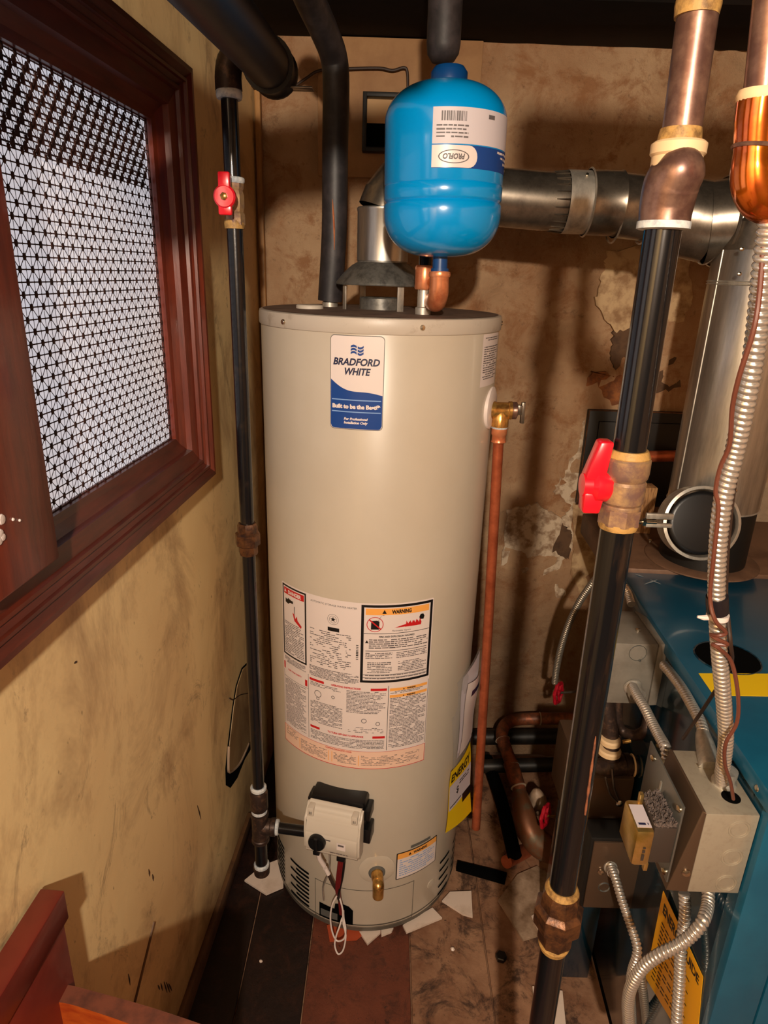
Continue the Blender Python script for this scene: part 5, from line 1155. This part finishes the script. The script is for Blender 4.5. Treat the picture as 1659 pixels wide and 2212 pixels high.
c7 = C_((1385, 2110, .86), (1390, 2150, .86), (1396, 2212, .87), (1400, 2290, .88))
mk('shadowed_conduit', conduit(c7, .0080, .0062), 'flexdk', None, 'dim conduit in shadow left of the amber energy label', 'conduit')
# boiler side plate and burner box
g0, g1 = P(1262, 1672, 1.10), P(1405, 1825, 1.10)
bp_ = thing('burner_box', (g0.x, 1.10, 0.0), 'dark dusty steel burner box standing between gas pipe and boiler', 'burner')
mk('box_body', B().box(g0.x - .01, BF(0, .3, 0).x - .004, 1.09, 1.28, g1.z + .02, g0.z - .0, .006), 'browncover', bp_)
mk('box_foot', B().box(g0.x + .01, BF(0, .3, 0).x - .01, 1.12, 1.26, 0.0, g1.z + .03, .002), 'boilerside', bp_)
mk('burner_wire', B().tube([P(1322, 1660, 1.06), P(1326, 1700, 1.07), P(1336, 1727, 1.085)], .0022, 6, smooth=4).tube([P(1308, 1680, 1.06), P(1318, 1715, 1.07), P(1334, 1732, 1.085)], .0020, 6, smooth=4), 'galvdark', bp_)
mk('ground_screw', B().lathe([(.007, 0), (.007, .004), (.0001, .007)], P(1337, 1734, 1.088), (0, -1, .2), 10), 'screw', bp_)
# iron pipe fittings above it
ip = thing('iron_circulator_piping', P(1320, 1650, 1.12), 'dark iron tee piping with cream sealant behind the gas pipe', 'pipe')
tq = P(1330, 1652, 1.12)
mk('tee_fitting', B().tube(C_((1280, 1672, 1.13), (1300, 1664, 1.12), (1320, 1656, 1.12), (1350, 1652, 1.12)), [.020, .024, .024, .021], 24).lathe([(.024, -.004), (.024, .006)], P(1352, 1652, 1.12), (1, 0, .0), 24), 'iron', ip)
mk('horizontal_nipple', B().tube(C_((1350, 1652, 1.12), (1420, 1656, 1.12)), .019, 20), 'iron', ip)
mk('vertical_nipple', B().tube(C_((1322, 1640, 1.12), (1318, 1590, 1.13), (1312, 1540, 1.14), (1308, 1505, 1.15)), .017, 20), 'iron', ip)
for pa, r in (((1316, 1622, 1.12), .0235), ((1318, 1600, 1.12), .021)): mk('sealant_ring', B().lathe([(r - .002, -.006), (r, -.004), (r, .004), (r - .003, .007)], P(*pa), (0, 0, 1), 24), 'cream', ip)
mk('sealant_ring', B().lathe([(.0215, -.002), (.0235, 0), (.0215, .002)], P(1366, 1653, 1.12), (1, 0, 0), 24), 'cream', ip)
mk('u_bend', B().tube(C_((1335, 1500, 1.16), (1334, 1560, 1.15), (1350, 1582, 1.14), (1375, 1588, 1.12), (1395, 1575, 1.11), (1402, 1545, 1.12)), .011, 14, smooth=5), 'iron', ip)
mk('bleed_screw', B().tube(C_((1345, 1603, 1.10), (1362, 1600, 1.10)), .004, 10), 'brass', ip)
# return pipes on the floor behind
rc = thing('return_pipe', P(1180, 1850, 1.5), 'tarnished copper return pipe with large elbows near the floor', 'pipe')
mk('rear_elbow', B().tube(C_((1240, 1552, 1.82), (1170, 1552, 1.82), (1120, 1554, 1.82), (1096, 1562, 1.80), (1085, 1578, 1.76), (1085, 1600, 1.72)), .0195, 24, smooth=5), 'olcopper', rc)
mk('copper_run', B().tube(C_((1085, 1596, 1.72), (1108, 1660, 1.63), (1126, 1720, 1.55)), .0195, 24), 'olcopper', rc)
mk('coupling', B().tube(C_((1103, 1648, 1.645), (1118, 1696, 1.58)), .0225, 24), 'olcopper', rc)
mk('pump_elbow', B().tube(C_((1122, 1716, 1.56), (1130, 1750, 1.50), (1142, 1790, 1.46), (1162, 1820, 1.44), (1192, 1838, 1.43), (1212, 1840, 1.43)), [.024, .030, .036, .038, .036, .031], 28, smooth=5), 'olcoppergreen', rc, label='large crusty copper elbow')
b = B()
for pa in ((1166, 1552, 1.82),): b.lathe([(.0195, -.002), (.0215, 0), (.0195, .002)], P(*pa), (1, 0, 0), 24)
for pa, nx_ in (((1086, 1598, 1.72), 0), ((1106, 1655, 1.636), 0), ((1120, 1700, 1.575), 0)): b.lathe([(.0205, -.002), (.0238, 0), (.0205, .002)], P(*pa), (P(1126, 1720, 1.55) - P(1085, 1596, 1.72)), 24)
mk('solder_ring', b, 'solder', rc)
os_ = P(1094, 1862, 1.40)
mk('copper_stub', B().tube([os_, P(1125, 1845, 1.46), P(1160, 1826, 1.54)], [.017, .018, .018], 20, smooth=3), 'copper', None, 'orange copper stub poking out below the large elbow', 'pipe')
mk('white_rubble', B().lathe([(.024, 0), (.030, .02), (.026, .05), (.014, .075), (.0001, .085)], P(1166, 1725, 1.58) - Vector((0, 0, .04)), (-.2, -.1, 1), 9), 'tiled', None, 'pale lump of mortar behind the lower red handwheel', 'rubble')
def handwheel(c, axis, name, label, stem, smat='brass'):
    t = thing(name, c, label, 'valve', 'red handwheel valves')
    b = B(); ax2 = Vector(axis).normalized(); uu = ax2.orthogonal().normalized(); vv = ax2.cross(uu); R = .028
    ringp = [c + uu * cos(2 * pi * k / 30) * (R + .0028 * cos(6 * 2 * pi * k / 30)) + vv * sin(2 * pi * k / 30) * (R + .0028 * cos(6 * 2 * pi * k / 30)) for k in range(31)]
    b.tube(ringp, .0052, 8, cap=False)
    for k in range(3):
        a_ = 2 * pi * k / 3; b.tube([c, c + (uu * cos(a_) + vv * sin(a_)) * R], .0045, 8)
    b.lathe([(.009, -.006), (.009, .006)], c, ax2, 16); mk('handwheel', b, 'redknob', t)
    mk('stem', B().tube([c, c + Vector(stem)], .0035, 10).lathe([(.007, 0), (.007, .006)], c + Vector(stem), Vector(stem), 8), smat, t)
handwheel(P(1206, 1497, 1.60), (.85, -.6, .12), 'handwheel_valve', 'red handwheel valve higher up, under the dim wall conduit', (.055, .01, .0), 'galvdark')
handwheel(P(1178, 1762, 1.40), (.85, -.6, .12), 'handwheel_valve', 'red handwheel valve low down, in front of the large copper elbow', (.045, .0, -.003), 'brass')

# ------------------------------------------------------------------ tiles and rubble on the floor
def tile(pts, label, m='tile', z=0.006, th=.006, tilt=0.0):
    pp = [PZ(px, py, z) for px, py in pts]; b = B()
    b.prism([q - Vector((0, 0, th)) for q in pp], (0, 0, th)); b.mi = 0
    o = mk('broken_tile', b, m, None, label, 'tile', 'broken tiles shimming the heater')
    return o
TL_ = [
 ([(528, 1901), (566, 1870), (612, 1852), (612, 1915), (575, 1931)], 'broken white tile left of the heater under the gas drip leg', 'tile', .008),
 ([(776, 2012), (822, 2008), (822, 2014), (794, 2039)], 'small pointed white tile shard under the heater front', 'tile', .008),
 ([(823, 2008), (850, 2004), (846, 2012), (824, 2021)], 'tiny white tile sliver right of the pointed shard', 'tile', .007),
 ([(870, 1998), (934, 1960), (955, 1982), (878, 2014)], 'long white tile shard under the heater front right', 'tile', .008),
 ([(955, 1945), (972, 1926), (1018, 1924), (1021, 1980), (1000, 1974)], 'square-ended white tile at the heater right foot', 'tile', .010),
 ([(1076, 1944), (1118, 1888), (1160, 1870), (1210, 1905), (1195, 1990), (1170, 2018), (1130, 2030)], 'large dirty broken tile on the floor by the copper elbow', 'tiled', .010),
 ([(1148, 1978), (1162, 1970), (1215, 2035), (1205, 2060), (1176, 2035)], 'narrow white tile piece beside the large dirty tile', 'tile', .014),
 ([(1150, 2130), (1158, 2212), (1166, 2290), (1230, 2290), (1215, 2140)], 'pale tile strip beside the gas pipe foot', 'tile', .010),
]
for pts, lb, m_, z_ in TL_: tile(pts, lb, m_, z_)
tile([(706, 1998), (740, 1990), (790, 2012), (770, 2028), (712, 2031)], 'orange terracotta tile shard under the hanging white wires', 'terra', .007)
for px, py, r, lab in ((877, 1963 - 6, .0, None),): pass
b0 = PZ(1082, 2070, 0); mk('black_nut', B().lathe([(.014, 0), (.014, .010), (.012, .012)], b0, (0, 0, 1), 6), 'blackplast', None, 'black hexagonal nut lying on the dirty floor', 'nut')
mk('plaster_crumb', B().lathe([(.004, 0), (.006, .004), (.002, .008)], PZ(977, 2052, 0), (.2, 0, 1), 6), 'tile', None, 'white plaster crumb on the dirty floor strip', 'crumb')
mk('plaster_crumb', B().lathe([(.003, 0), (.0045, .003), (.0015, .005)], PZ(563, 2078, 0), (.3, .1, 1), 6), 'tile', None, 'white plaster crumb on the dark floor board', 'crumb')
mk('floor_rail', B().hexa([PZ(985, 1882, .0), PZ(1090, 1912, .0), PZ(1095, 1888, .0), PZ(988, 1862, .0), PZ(985, 1876, .012), PZ(1090, 1906, .012), PZ(1095, 1884, .012), PZ(988, 1858, .012)], .001), 'void', None, 'black strip lying on the floor right of the heater', 'strip')

# ------------------------------------------------------------------ wooden chair at lower left
ch = thing('wooden_chair', W(.6, .05, 0), 'red-brown painted wooden chair with curved orange board, lower left corner', 'chair')
cz0 = PW(88, 1918, .004)
s_end, zt_ = cz0
tw = PW(122, 1926, .034)
mk('arm_rail', B().box(.10, s_end, .004, .036, zt_ - .048, zt_, .002, fr=lambda s, o, z: W(s, o, z)), 'redpaint', ch, label='red-brown painted rail')
mk('support_panel', B().box(s_end - .16, s_end - .004, .006, .030, 0.0, zt_ - .044, .001, fr=lambda s, o, z: W(s, o, z)), 'redpaint', ch)
zc_ = zt_ - .150
outer = [PZ(px, py, zc_) for px, py in ((20, 2125), (80, 2120), (150, 2128), (220, 2146), (300, 2168), (370, 2190), (440, 2214))]
inner = [PZ(px, py, zc_) for px, py in ((-10, 2165), (60, 2162), (135, 2166), (205, 2186), (280, 2212), (345, 2240), (410, 2270))]
outer = catmull(outer, 5); inner = catmull(inner, 5); b = B(); n = len(outer)
vs = []
for o_, i_ in zip(outer, inner): vs += [o_, i_, i_ - Vector((0, 0, .25)), o_ - Vector((0, 0, .25))]
fs_ = []
for i in range(n - 1):
    for k in range(4): fs_.append((4 * i + k, 4 * i + (k + 1) % 4, 4 * (i + 1) + (k + 1) % 4, 4 * (i + 1) + k))
fs_ += [(0, 3, 2, 1), (4 * n - 4, 4 * n - 3, 4 * n - 2, 4 * n - 1)]
_, ff = b._add(vs, fs_)
for i, f in enumerate(ff):
    f.material_index = 1 if i < 4 * (n - 1) and i % 4 == 0 else 0
mk('curved_board', b, ['orangewood', 'browntop'], ch, label='curved orange varnished board with dusty brown edge')
mk('chair_leg', B().box(.30, .335, .008, .035, 0, zt_ - .04, .002, fr=lambda s, o, z: W(s, o, z)), 'redpaint', ch)
